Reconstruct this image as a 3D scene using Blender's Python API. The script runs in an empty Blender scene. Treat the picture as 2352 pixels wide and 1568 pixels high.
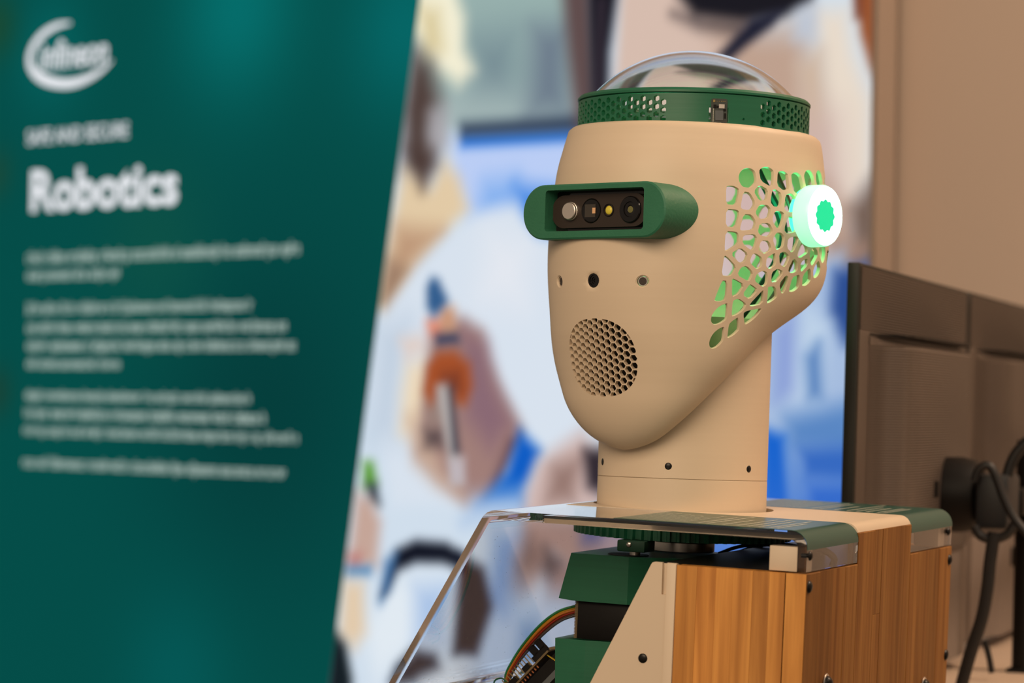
import bpy, bmesh, math, random
import numpy as np
from mathutils import Vector, Matrix
from mathutils.geometry import delaunay_2d_cdt, tessellate_polygon

scene = bpy.context.scene
COL = scene.collection

# ------------------------------------------------------------------ measured constants
CAM_Z = 1.32
CAM_AXES = [[0.99955, 0.029987, 0.0], [-0.000507, 0.016892, 0.999857], [0.029982, -0.999408, 0.0169]]
TORSO_O = [0.21595, 2.13905, 1.19615]
TORSO_R = [[0.921422, 0.388338, 0.013217], [-0.388053, 0.921422, -0.019891], [-0.019903, 0.0132, 0.999715]]
NECK_O = [0.13924, 2.38852, 1.23244]
HEAD_R = [[0.751603, 0.659609, 0.002996], [-0.659578, 0.751503, 0.014146], [0.007079, -0.012608, 0.999895]]
WALL_O = [-0.62584, 5.19957, 1.38911]
WALL_R = [[0.721431, 0.692339, -0.014289], [-0.692376, 0.721531, 0.00297], [0.012366, 0.00775, 0.999894]]
SLANT = [[0.648, 0.543], [0.476, -0.48]]
PRINT_RIGHT = 1.5494
BODY_LINES = [[-0.3679, 0.3772, 0.1436, 0.0159], [-0.3669, -0.097, 0.1123, 0.0143], [-0.365, 0.2654, 0.0523, 0.0143], [-0.3639, 0.345, 0.017, 0.0143], [-0.3629, 0.3748, -0.0157, 0.0143], [-0.3619, -0.0875, -0.0482, 0.0135], [-0.364, 0.2585, -0.1051, 0.0135], [-0.3656, 0.2945, -0.138, 0.0143], [-0.3685, 0.3798, -0.1694, 0.0135], [-0.3694, 0.3545, -0.2281, 0.0143]]
T_SAFE = [-0.3746, -0.0824, 0.3611, 0.0264]
T_ROBO = [-0.3605, 0.0569, 0.2398, 0.0741]
T_LOGO = [-0.3398, -0.1437, 0.4965, 0.051]
SWOOSH = [[-0.2524, 0.5755, 0.0023], [-0.2906, 0.5737, 0.0053], [-0.3289, 0.5631, 0.0068], [-0.3594, 0.543, 0.0076], [-0.3717, 0.5183, 0.0084], [-0.3606, 0.496, 0.0091], [-0.3302, 0.479, 0.0099], [-0.2848, 0.4682, 0.0091], [-0.2403, 0.4662, 0.0084], [-0.1965, 0.4728, 0.0068], [-0.1595, 0.4845, 0.0046], [-0.1303, 0.4996, 0.0015]]
PRINT_SHAPES = [[[208,222,236],0.0012,[[0.442,0.603],[1.56,0.505],[1.577,-0.515],[0.451,-0.61]]],[[150,175,172],0.0361,[[0.745,0.576],[0.996,0.554],[1.001,0.323],[0.731,0.33],[0.641,0.404],[0.637,0.586]]],[[118,140,148],0.065,[[0.776,0.471],[0.852,0.472],[0.863,0.37],[0.769,0.369]]],[[165,182,182],0.0578,[[0.71,0.393],[1.0,0.356],[1.001,0.328],[0.692,0.339]]],[[110,125,140],0.0433,[[0.898,0.482],[0.971,0.477],[0.973,0.344],[0.891,0.349]]],[[243,238,212],0.0231,[[0.632,0.586],[0.716,0.579],[0.748,0.507],[0.748,0.459],[0.772,0.423],[0.739,0.402],[0.69,0.429],[0.629,0.496]]],[[215,198,150],0.0318,[[0.653,0.529],[0.688,0.519],[0.699,0.463],[0.665,0.458]]],[[80,64,60],0.0347,[[0.635,0.467],[0.675,0.437],[0.696,0.38],[0.682,0.332],[0.693,0.277],[0.655,0.244],[0.619,0.273],[0.612,0.371]]],[[170,165,170],0.0318,[[0.677,0.36],[0.706,0.366],[0.717,0.31],[0.678,0.305]]],[[206,176,170],0.0958,[[1.25,0.316],[1.496,0.303],[1.499,0.108],[1.4,0.055],[1.271,0.088]]],[[186,205,245],0.026,[[0.727,0.32],[1.01,0.316],[1.013,0.171],[0.792,0.164],[0.728,0.248]]],[[130,175,238],0.0375,[[0.8,0.245],[0.866,0.249],[0.857,0.209],[0.782,0.191]]],[[60,130,225],0.0318,[[0.866,0.236],[0.967,0.225],[0.969,0.146],[0.909,0.147],[0.876,0.188]]],[[30,110,215],0.013,[[0.746,0.321],[1.01,0.317],[1.01,0.301],[0.746,0.303]]],[[38,52,76],0.0173,[[0.745,0.34],[1.009,0.338],[1.01,0.317],[0.746,0.321]]],[[226,202,166],0.0231,[[0.619,0.276],[0.68,0.243],[0.713,0.283],[0.743,0.254],[0.763,0.205],[0.706,0.166],[0.648,0.126],[0.58,0.043],[0.559,0.058],[0.61,0.252]]],[[190,152,122],0.0318,[[0.606,0.183],[0.706,0.173],[0.638,0.119],[0.589,0.064],[0.578,0.092]]],[[150,120,100],0.026,[[0.588,0.127],[0.623,0.113],[0.584,0.057],[0.571,0.064]]],[[75,58,54],0.0289,[[0.629,0.307],[0.678,0.298],[0.66,0.244]]],[[216,226,238],0.0202,[[0.777,0.198],[0.867,0.209],[0.909,0.161],[1.004,0.145],[1.013,-0.249],[0.607,-0.263],[0.552,-0.083],[0.57,0.029],[0.599,0.064],[0.682,0.132]]],[[228,232,240],0.0578,[[0.811,0.163],[0.896,0.148],[0.888,0.054],[0.795,0.069]]],[[190,205,222],0.0578,[[0.57,0.015],[0.63,0.029],[0.604,-0.152],[0.554,-0.153]]],[[236,216,186],0.0289,[[0.632,-0.04],[0.676,-0.026],[0.688,-0.123],[0.654,-0.158],[0.619,-0.145],[0.623,-0.082]]],[[225,205,195],0.0231,[[0.616,0.001],[0.66,0.008],[0.676,-0.013],[0.631,-0.027]]],[[160,126,120],0.0202,[[0.684,0.029],[0.757,0.035],[0.8,0.014],[0.816,-0.033],[0.845,-0.08],[0.888,-0.136],[0.847,-0.194],[0.811,-0.249],[0.768,-0.256],[0.705,-0.219],[0.655,-0.179],[0.663,-0.116],[0.676,-0.047]]],[[200,170,150],0.0318,[[0.639,-0.124],[0.689,-0.15],[0.714,-0.205],[0.763,-0.244],[0.705,-0.225],[0.655,-0.192]]],[[138,105,116],0.0318,[[0.758,0.015],[0.806,-0.006],[0.826,-0.067],[0.865,-0.127],[0.819,-0.168],[0.77,-0.122],[0.759,-0.054]]],[[95,60,66],0.0173,[[0.861,-0.154],[0.884,-0.147],[0.83,-0.235],[0.811,-0.243]]],[[85,70,72],0.0202,[[0.674,-0.14],[0.713,-0.14],[0.718,-0.167],[0.676,-0.168]]],[[150,128,120],0.0173,[[0.678,-0.102],[0.712,-0.095],[0.715,-0.133],[0.681,-0.133]]],[[165,80,42],0.0144,[[0.676,-0.04],[0.7,-0.018],[0.739,-0.016],[0.773,-0.037],[0.779,-0.071],[0.765,-0.101],[0.741,-0.098],[0.74,-0.074],[0.702,-0.075],[0.687,-0.102],[0.67,-0.082]]],[[120,58,40],0.0202,[[0.711,-0.054],[0.749,-0.05],[0.755,-0.078],[0.711,-0.081]]],[[238,140,110],0.0173,[[0.675,0.03],[0.709,0.032],[0.709,0.013],[0.685,0.008]]],[[200,150,120],0.0144,[[0.703,0.056],[0.737,0.052],[0.743,0.008],[0.709,0.008]]],[[36,52,88],0.013,[[0.695,0.009],[0.743,0.011],[0.748,-0.002],[0.7,-0.006]]],[[52,94,142],0.0116,[[0.673,0.084],[0.683,0.1],[0.7,0.097],[0.723,0.063],[0.708,0.048],[0.689,0.037],[0.674,0.053]]],[[178,172,170],0.0101,[[0.699,-0.071],[0.723,-0.068],[0.747,-0.163],[0.758,-0.224],[0.739,-0.224],[0.721,-0.157]]],[[62,60,72],0.0101,[[0.726,-0.074],[0.735,-0.074],[0.754,-0.176],[0.739,-0.177]]],[[190,180,185],0.0116,[[0.729,-0.187],[0.764,-0.183],[0.767,-0.225],[0.734,-0.226]]],[[12,92,196],0.0173,[[0.883,-0.137],[0.928,-0.169],[0.899,-0.226],[0.895,-0.253],[0.792,-0.257],[0.857,-0.201]]],[[170,195,228],0.0347,[[0.787,-0.247],[0.895,-0.233],[0.886,-0.267],[0.764,-0.285]]],[[205,180,175],0.0231,[[0.921,-0.186],[1.01,-0.138],[1.055,-0.169],[1.057,-0.273],[0.986,-0.256],[0.941,-0.284],[0.891,-0.3],[0.899,-0.233]]],[[150,120,112],0.026,[[0.953,-0.192],[1.011,-0.177],[0.995,-0.243],[0.941,-0.245]]],[[48,40,48],0.0168,[[1.015,-0.164],[1.064,-0.163],[1.065,-0.234],[1.025,-0.222]]],[[176,142,136],0.0231,[[0.891,-0.273],[0.995,-0.263],[1.092,-0.291],[1.102,-0.336],[1.015,-0.36],[0.951,-0.324],[0.889,-0.413],[0.857,-0.412],[0.851,-0.369]]],[[150,112,108],0.0202,[[0.942,-0.331],[1.015,-0.347],[0.989,-0.401],[0.935,-0.401]]],[[70,60,72],0.0202,[[0.933,-0.311],[0.97,-0.336],[0.943,-0.364],[0.929,-0.345]]],[[120,95,95],0.026,[[0.869,-0.334],[0.905,-0.299],[0.924,-0.325],[0.88,-0.4]]],[[60,80,150],0.0263,[[1.013,-0.268],[1.092,-0.272],[1.084,-0.301],[1.014,-0.301]]],[[190,160,165],0.0239,[[1.057,-0.28],[1.127,-0.283],[1.119,-0.316],[1.049,-0.319]]],[[40,45,80],0.0192,[[0.989,-0.388],[1.024,-0.386],[1.025,-0.418],[0.98,-0.414]]],[[178,200,228],0.0433,[[0.785,-0.372],[1.015,-0.38],[1.019,-0.562],[0.79,-0.581]]],[[110,150,205],0.0375,[[0.831,-0.302],[0.878,-0.294],[0.852,-0.415],[0.815,-0.404]]],[[100,140,190],0.0318,[[0.89,-0.44],[0.913,-0.432],[0.919,-0.491],[0.882,-0.494]]],[[225,234,242],0.0375,[[0.59,-0.389],[0.737,-0.354],[0.749,-0.435],[0.672,-0.481],[0.573,-0.544],[0.541,-0.469]]],[[170,195,230],0.0347,[[0.66,-0.392],[0.728,-0.382],[0.72,-0.471],[0.662,-0.475]]],[[14,18,32],0.013,[[0.614,-0.334],[0.658,-0.317],[0.727,-0.318],[0.765,-0.332],[0.766,-0.359],[0.718,-0.35],[0.659,-0.352],[0.619,-0.367],[0.595,-0.403],[0.58,-0.411]]],[[14,18,36],0.0144,[[0.756,-0.333],[0.804,-0.351],[0.824,-0.41],[0.793,-0.487],[0.74,-0.49],[0.748,-0.408]]],[[18,24,42],0.0159,[[0.618,-0.52],[0.657,-0.489],[0.701,-0.493],[0.712,-0.513],[0.653,-0.538],[0.604,-0.547]]],[[60,72,96],0.0202,[[0.76,-0.516],[0.808,-0.516],[0.799,-0.537],[0.751,-0.54]]],[[225,232,240],0.0289,[[0.673,-0.536],[0.76,-0.509],[0.827,-0.538],[0.674,-0.591]]],[[55,105,160],0.0173,[[0.589,-0.355],[0.614,-0.339],[0.6,-0.396],[0.579,-0.421]]],[[84,152,44],0.0144,[[0.536,-0.195],[0.557,-0.196],[0.568,-0.23],[0.535,-0.238]]],[[30,40,50],0.0144,[[0.543,-0.232],[0.566,-0.231],[0.575,-0.264],[0.551,-0.258]]],[[197,165,152],0.0202,[[0.52,-0.245],[0.556,-0.258],[0.577,-0.292],[0.569,-0.362],[0.503,-0.373]]],[[190,130,125],0.0144,[[0.502,-0.345],[0.533,-0.343],[0.533,-0.364],[0.503,-0.366]]],[[88,140,186],0.0116,[[0.497,-0.366],[0.559,-0.362],[0.557,-0.378],[0.498,-0.384]]],[[226,202,172],0.0231,[[0.493,-0.387],[0.539,-0.392],[0.546,-0.469],[0.521,-0.498],[0.485,-0.48]]],[[20,30,36],0.0144,[[0.469,-0.467],[0.501,-0.493],[0.517,-0.548],[0.514,-0.604],[0.451,-0.61]]],[[214,188,174],0.0168,[[1.08,0.547],[1.327,0.525],[1.332,0.299],[1.063,0.313]]],[[190,160,142],0.0479,[[1.264,0.455],[1.432,0.442],[1.458,0.274],[1.316,0.281]]],[[96,76,76],0.0215,[[0.955,0.558],[1.014,0.553],[1.032,0.315],[0.992,0.317],[0.972,0.437]]],[[26,24,34],0.0144,[[1.009,0.553],[1.076,0.547],[1.056,0.431],[1.054,0.313],[1.023,0.315]]],[[60,50,60],0.012,[[1.034,0.511],[1.043,0.511],[1.038,0.314],[1.029,0.315]]],[[232,218,202],0.0311,[[1.447,0.465],[1.501,0.461],[1.517,0.399],[1.548,0.33],[1.55,0.228],[1.498,0.157],[1.466,0.243]]],[[206,180,158],0.0311,[[1.417,0.387],[1.456,0.403],[1.478,0.218],[1.436,0.22]]],[[25,24,32],0.0144,[[1.158,0.54],[1.458,0.514],[1.439,0.478],[1.392,0.461],[1.313,0.457],[1.222,0.473]]],[[70,60,62],0.0215,[[1.18,0.48],[1.247,0.462],[1.313,0.454],[1.305,0.442],[1.231,0.456]]],[[28,30,48],0.0108,[[1.329,0.459],[1.392,0.47],[1.369,0.447],[1.321,0.422],[1.289,0.402],[1.265,0.41]]],[[190,198,212],0.0215,[[1.416,0.462],[1.447,0.471],[1.444,0.422],[1.409,0.425]]],[[152,84,48],0.012,[[1.514,0.509],[1.553,0.505],[1.555,0.354],[1.542,0.379],[1.526,0.423]]],[[120,60,40],0.012,[[1.511,0.509],[1.527,0.507],[1.528,0.447],[1.516,0.448]]],[[206,178,172],0.0718,[[1.266,0.309],[1.473,0.298],[1.499,0.132],[1.461,0.084],[1.384,0.055],[1.303,0.087]]],[[186,156,138],0.0287,[[1.467,0.219],[1.509,0.181],[1.514,0.114],[1.469,0.109]]],[[112,90,78],0.0263,[[1.513,0.181],[1.557,0.227],[1.56,0.095],[1.522,0.102]]],[[160,128,112],0.0239,[[1.484,0.133],[1.544,0.131],[1.545,0.095],[1.492,0.096]]],[[165,188,222],0.0239,[[1.351,0.086],[1.499,0.12],[1.523,0.047],[1.528,-0.255],[1.358,-0.261]]],[[44,78,146],0.0192,[[1.484,0.096],[1.545,0.107],[1.547,-0.013],[1.505,-0.007],[1.478,0.035]]],[[140,160,215],0.0239,[[1.381,0.012],[1.416,0.036],[1.425,-0.075],[1.382,-0.087]]],[[190,210,232],0.0263,[[1.431,0.054],[1.478,0.023],[1.464,-0.093],[1.418,-0.087]]],[[70,115,180],0.0215,[[1.44,-0.026],[1.459,-0.007],[1.464,-0.08],[1.445,-0.081]]],[[90,135,195],0.0263,[[1.403,-0.112],[1.525,-0.086],[1.526,-0.158],[1.411,-0.155]]],[[52,104,190],0.0192,[[1.427,-0.154],[1.549,-0.146],[1.55,-0.2],[1.435,-0.197]]],[[20,98,205],0.0144,[[1.359,-0.125],[1.403,-0.137],[1.413,-0.247],[1.362,-0.261]]],[[110,150,210],0.0168,[[1.403,-0.149],[1.431,-0.173],[1.444,-0.246],[1.417,-0.247]]],[[48,104,200],0.0192,[[1.443,-0.203],[1.55,-0.2],[1.551,-0.308],[1.445,-0.313]]],[[60,110,205],0.1317,[[1.16,-0.237],[1.55,-0.236],[1.555,-0.517],[1.166,-0.55]]]]
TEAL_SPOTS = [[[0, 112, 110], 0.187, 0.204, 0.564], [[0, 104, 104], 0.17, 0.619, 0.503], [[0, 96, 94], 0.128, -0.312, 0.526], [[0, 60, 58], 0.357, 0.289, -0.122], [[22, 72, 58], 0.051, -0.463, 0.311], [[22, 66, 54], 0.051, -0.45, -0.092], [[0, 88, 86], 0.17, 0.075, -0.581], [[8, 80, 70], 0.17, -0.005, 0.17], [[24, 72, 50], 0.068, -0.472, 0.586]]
MON_O = [0.30679, 2.64828, 1.44431]
MON_R = [[0.299, -0.954253, 0.0], [0.954253, 0.299, 0.0], [0.0, 0.0, 1.0]]


def frame(R, O):
    return Matrix([[R[i][0], R[i][1], R[i][2], O[i]] for i in range(3)] + [[0, 0, 0, 1]])

# ------------------------------------------------------------------ camera
cd = bpy.data.cameras.new('camera')
cam = bpy.data.objects.new('camera', cd)
COL.objects.link(cam)
A = CAM_AXES                       # rows: world x, y, z in terms of the lens axes (right, down, forward)
cam.matrix_world = Matrix([[A[0][0], -A[0][1], -A[0][2], 0], [A[1][0], -A[1][1], -A[1][2], 0],
                           [A[2][0], -A[2][1], -A[2][2], CAM_Z], [0, 0, 0, 1]])
cd.sensor_width = 36.0
cd.lens = 105.0
cd.clip_start = 0.05
cd.dof.use_dof = True
cd.dof.focus_distance = 2.285
cd.dof.aperture_fstop = 6.0
cd.dof.aperture_blades = 9
scene.camera = cam

# ------------------------------------------------------------------ world, lights, exposure
w = bpy.data.worlds.new('room_light'); scene.world = w; w.use_nodes = True
bg = w.node_tree.nodes['Background']
bg.inputs['Color'].default_value = (1.0, 0.80, 0.62, 1)
bg.inputs['Strength'].default_value = 0.28
def area(name, loc, target, sx, sy, power, color):
    l = bpy.data.lights.new(name, 'AREA'); l.shape = 'RECTANGLE'; l.size = sx; l.size_y = sy
    l.energy = power; l.color = color
    o = bpy.data.objects.new(name, l); COL.objects.link(o)
    o.location = loc
    o.rotation_euler = (Vector(target) - Vector(loc)).to_track_quat('-Z', 'Y').to_euler()
    return o
area('ceiling_lamp_near', (-1.0, -0.3, 2.7), (0.1, 2.4, 1.3), 2.0, 1.6, 68, (1.0, 0.775, 0.555))
area('ceiling_lamp_side', (1.6, 0.9, 3.2), (0.3, 2.6, 1.2), 1.2, 1.2, 11, (1.0, 0.78, 0.56))
area('ceiling_lamp_wall', (2.2, 2.6, 3.4), (1.6, 4.4, 1.4), 1.4, 0.8, 120, (1.0, 0.74, 0.54))
scene.view_settings.view_transform = 'Standard'
scene.view_settings.look = 'None'
scene.view_settings.gamma = 1.0
scene.view_settings.exposure = 0.0
scene.view_settings.use_curve_mapping = False
scene.cycles.max_bounces = 40
scene.cycles.transmission_bounces = 40
scene.cycles.glossy_bounces = 20
scene.cycles.sample_clamp_indirect = 6.0
scene.cycles.use_denoising = True

# ------------------------------------------------------------------ materials
def s2l(c):
    return tuple(((x / 255) / 12.92 if x <= 10 else (((x / 255) + .055) / 1.055) ** 2.4) for x in c)
def mat(name, rgb, rough=.5, metal=0.0, spec=.5, trans=0.0, ior=1.45, emit=None, strength=0.0, coat=0.0):
    m = bpy.data.materials.new(name); m.use_nodes = True
    b = m.node_tree.nodes['Principled BSDF']
    b.inputs['Base Color'].default_value = (*rgb, 1)
    b.inputs['Roughness'].default_value = rough
    b.inputs['Metallic'].default_value = metal
    b.inputs['Specular IOR Level'].default_value = spec
    b.inputs['Transmission Weight'].default_value = trans
    b.inputs['IOR'].default_value = ior
    b.inputs['Coat Weight'].default_value = coat
    if emit:
        b.inputs['Emission Color'].default_value = (*emit, 1)
        b.inputs['Emission Strength'].default_value = strength
    return m
def nodes(m):
    return m.node_tree.nodes, m.node_tree.links, m.node_tree.nodes['Principled BSDF']
def vary(m, rgb1, rgb2, scale=(1, 1, 1), noise=6.0, detail=3.0, bump=0.0, bump_scale=None, dist=.001):
    """procedural colour variation and fine relief in object space"""
    N, L, b = nodes(m)
    tc = N.new('ShaderNodeTexCoord'); mp = N.new('ShaderNodeMapping'); mp.inputs['Scale'].default_value = scale
    L.new(tc.outputs['Object'], mp.inputs['Vector'])
    nz = N.new('ShaderNodeTexNoise'); nz.inputs['Scale'].default_value = noise; nz.inputs['Detail'].default_value = detail
    L.new(mp.outputs['Vector'], nz.inputs['Vector'])
    mx = N.new('ShaderNodeMix'); mx.data_type = 'RGBA'
    mx.inputs['A'].default_value = (*rgb1, 1); mx.inputs['B'].default_value = (*rgb2, 1)
    L.new(nz.outputs['Fac'], mx.inputs['Factor']); L.new(mx.outputs['Result'], b.inputs['Base Color'])
    if bump:
        nb = N.new('ShaderNodeTexNoise'); nb.inputs['Scale'].default_value = bump_scale or noise; nb.inputs['Detail'].default_value = 2
        L.new(mp.outputs['Vector'], nb.inputs['Vector'])
        bp = N.new('ShaderNodeBump'); bp.inputs['Strength'].default_value = bump; bp.inputs['Distance'].default_value = dist
        L.new(nb.outputs['Fac'], bp.inputs['Height']); L.new(bp.outputs['Normal'], b.inputs['Normal'])
    return m
cream = mat('cream_plastic', (.62, .50, .37), .48)
vary(cream, (.66, .53, .385), (.63, .50, .36), (1, 1, 60), 5, 3, .03, 9, .0004)
cream_plain = vary(mat('cream_board', (.62, .5, .38), .5), (.66, .53, .39), (.63, .50, .365), (1, 1, 1), 8)
green = mat('green_plastic', (.012, .12, .06), .42)
vary(green, (.013, .13, .065), (.010, .105, .052), (1, 1, 40), 8, 2, .1, 12, .0005)
green_grain = mat('grained_green_plastic', (.018, .125, .065), .5)
vary(green_grain, (.030, .165, .088), (.022, .135, .070), (1, 1, 1), 60, 2, .35, 420, .0006)
green_dark = vary(mat('dark_green_plastic', (.008, .06, .03), .5), (.009, .066, .034), (.007, .052, .026), (1, 1, 8), 12)
black = mat('black_plastic', (.006, .005, .0045), .5, 0, .25)
black_gloss = mat('black_glass', (.006, .005, .005), .08)
brown_black = mat('camera_face', (.028, .018, .013), .5)
gold = mat('gold_pin', (.55, .40, .16), .35, 1.0)
steel = mat('brushed_steel', (.62, .56, .50), .28, 1.0)
vary(steel, (.66, .60, .53), (.42, .38, .34), (30, 30, 1), 3)
silver = mat('silver_cap', (.80, .72, .64), .42, 1.0)
screw_black = mat('black_screw', (.010, .009, .008), .32, .4)
acrylic = mat('clear_acrylic', (.985, .985, .985), .0, 0, .5, 1.0, 1.49)
dome_glass = mat('clear_dome', (.97, .965, .96), .0, 0, .5, 1.0, 1.45)
film_mat = mat('teal_film', (.006, .075, .058), .28, 0, .5)
film_ink = mat('film_lettering', (.55, .56, .46), .4)
tray_mat = mat('dark_tray', (.012, .010, .009), .35)
led_face = mat('led_ring_face', (.8, 1, .9), .4, emit=(.42, 1.0, .68), strength=5.0)
led_side = mat('led_ring_side', (.5, .9, .7), .3, emit=(.30, 1.0, .58), strength=.85)
led_core = mat('led_ring_core', (.0, .45, .2), .4, emit=(.0, .60, .27), strength=.9)
pcb_green = vary(mat('dark_circuit_board', (.05, .06, .05), .35), (.028, .034, .03), (.075, .085, .075), (1, 1, 1), 260)
pcb_brown = mat('bare_circuit_board', (.16, .11, .05), .5)
chip = mat('chip', (.10, .11, .115), .35)
copper = mat('copper_pad', (.55, .20, .08), .4, .6)
cable_black = mat('cable_black', (.007, .006, .006), .5)
mon_mat = mat('monitor_back', (.084, .063, .050), .40)
mon_dark = mat('monitor_bezel', (.010, .011, .008), .45)
mon_low = vary(mat('monitor_lower_cover', (.2, .16, .135), .55), (.21, .17, .145), (.19, .15, .125), (1, 1, 1), 6)
white_ink = mat('lit_lettering', (.02, .02, .02), .7, 0, .1, emit=s2l((228, 231, 236)), strength=1.0)
body_ink = mat('lit_body_lettering', (.02, .02, .02), .7, 0, .1, emit=s2l((176, 196, 188)), strength=1.0)
frame_mat = vary(mat('frame_profile', (.30, .23, .18), .5), (.31, .24, .19), (.28, .21, .165), (1, 1, 1), 3)
wall_mat = vary(mat('painted_wall', (.60, .46, .37), .8), (.62, .475, .38), (.58, .445, .355), (1, 1, 1), 2.2, 4, .08, 180, .0008)
floor_mat = vary(mat('carpet', (.10, .09, .085), .9), (.11, .10, .09), (.08, .075, .07), (1, 1, 1), 60)
table_mat = vary(mat('table_laminate', (.60, .46, .35), .4), (.62, .48, .37), (.57, .44, .33), (1, 1, 1), 4)
plinth_mat = vary(mat('plinth_laminate', (.5, .42, .34), .5), (.52, .44, .36), (.48, .40, .33), (1, 1, 1), 3)

def wood(name, c1, c2, c3, rough=.42, spec=.4):
    m = mat(name, c1, .42)
    N, L, b = nodes(m)
    tc = N.new('ShaderNodeTexCoord'); oi = N.new('ShaderNodeObjectInfo')
    mp = N.new('ShaderNodeMapping'); mp.inputs['Scale'].default_value = (1, 1, .045)
    ad = N.new('ShaderNodeVectorMath'); ad.operation = 'ADD'
    cb = N.new('ShaderNodeCombineXYZ'); ml = N.new('ShaderNodeMath'); ml.operation = 'MULTIPLY'; ml.inputs[1].default_value = 7.0
    L.new(oi.outputs['Random'], ml.inputs[0]); L.new(ml.outputs[0], cb.inputs['X']); L.new(ml.outputs[0], cb.inputs['Z'])
    L.new(tc.outputs['Object'], mp.inputs['Vector']); L.new(mp.outputs['Vector'], ad.inputs[0]); L.new(cb.outputs[0], ad.inputs[1])
    n1 = N.new('ShaderNodeTexNoise'); n1.inputs['Scale'].default_value = 70; n1.inputs['Detail'].default_value = 5; n1.inputs['Distortion'].default_value = .6
    n2 = N.new('ShaderNodeTexNoise'); n2.inputs['Scale'].default_value = 240; n2.inputs['Detail'].default_value = 3
    L.new(ad.outputs[0], n1.inputs['Vector']); L.new(ad.outputs[0], n2.inputs['Vector'])
    cr = N.new('ShaderNodeValToRGB')
    e = cr.color_ramp.elements; e[0].position = .32; e[0].color = (*c3, 1); e[1].position = .68; e[1].color = (*c1, 1)
    mid = e.new(.5); mid.color = (*c2, 1)
    L.new(n1.outputs['Fac'], cr.inputs['Fac'])
    mx = N.new('ShaderNodeMix'); mx.data_type = 'RGBA'; mx.blend_type = 'MULTIPLY'; mx.inputs['Factor'].default_value = .4
    rp = N.new('ShaderNodeValToRGB'); rp.color_ramp.elements[0].position = .35; rp.color_ramp.elements[0].color = (.62, .55, .5, 1); rp.color_ramp.elements[1].position = .6
    L.new(n2.outputs['Fac'], rp.inputs['Fac']); L.new(cr.outputs['Color'], mx.inputs['A']); L.new(rp.outputs['Color'], mx.inputs['B'])
    hs = N.new('ShaderNodeHueSaturation'); mr = N.new('ShaderNodeMapRange'); mr.inputs['To Min'].default_value = .84; mr.inputs['To Max'].default_value = 1.16
    L.new(oi.outputs['Random'], mr.inputs['Value']); L.new(mr.outputs['Result'], hs.inputs['Value'])
    L.new(mx.outputs['Result'], hs.inputs['Color']); L.new(hs.outputs['Color'], b.inputs['Base Color'])
    b.inputs['Roughness'].default_value = rough; b.inputs['Specular IOR Level'].default_value = spec
    return m
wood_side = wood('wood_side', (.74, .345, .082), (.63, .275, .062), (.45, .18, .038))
wood_back_shaded = wood('wood_back_shaded', (.32, .150, .040), (.26, .112, .028), (.18, .070, .016), .6, .18)  # same kind of wood, darkened in colour for the weaker light on the back

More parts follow.
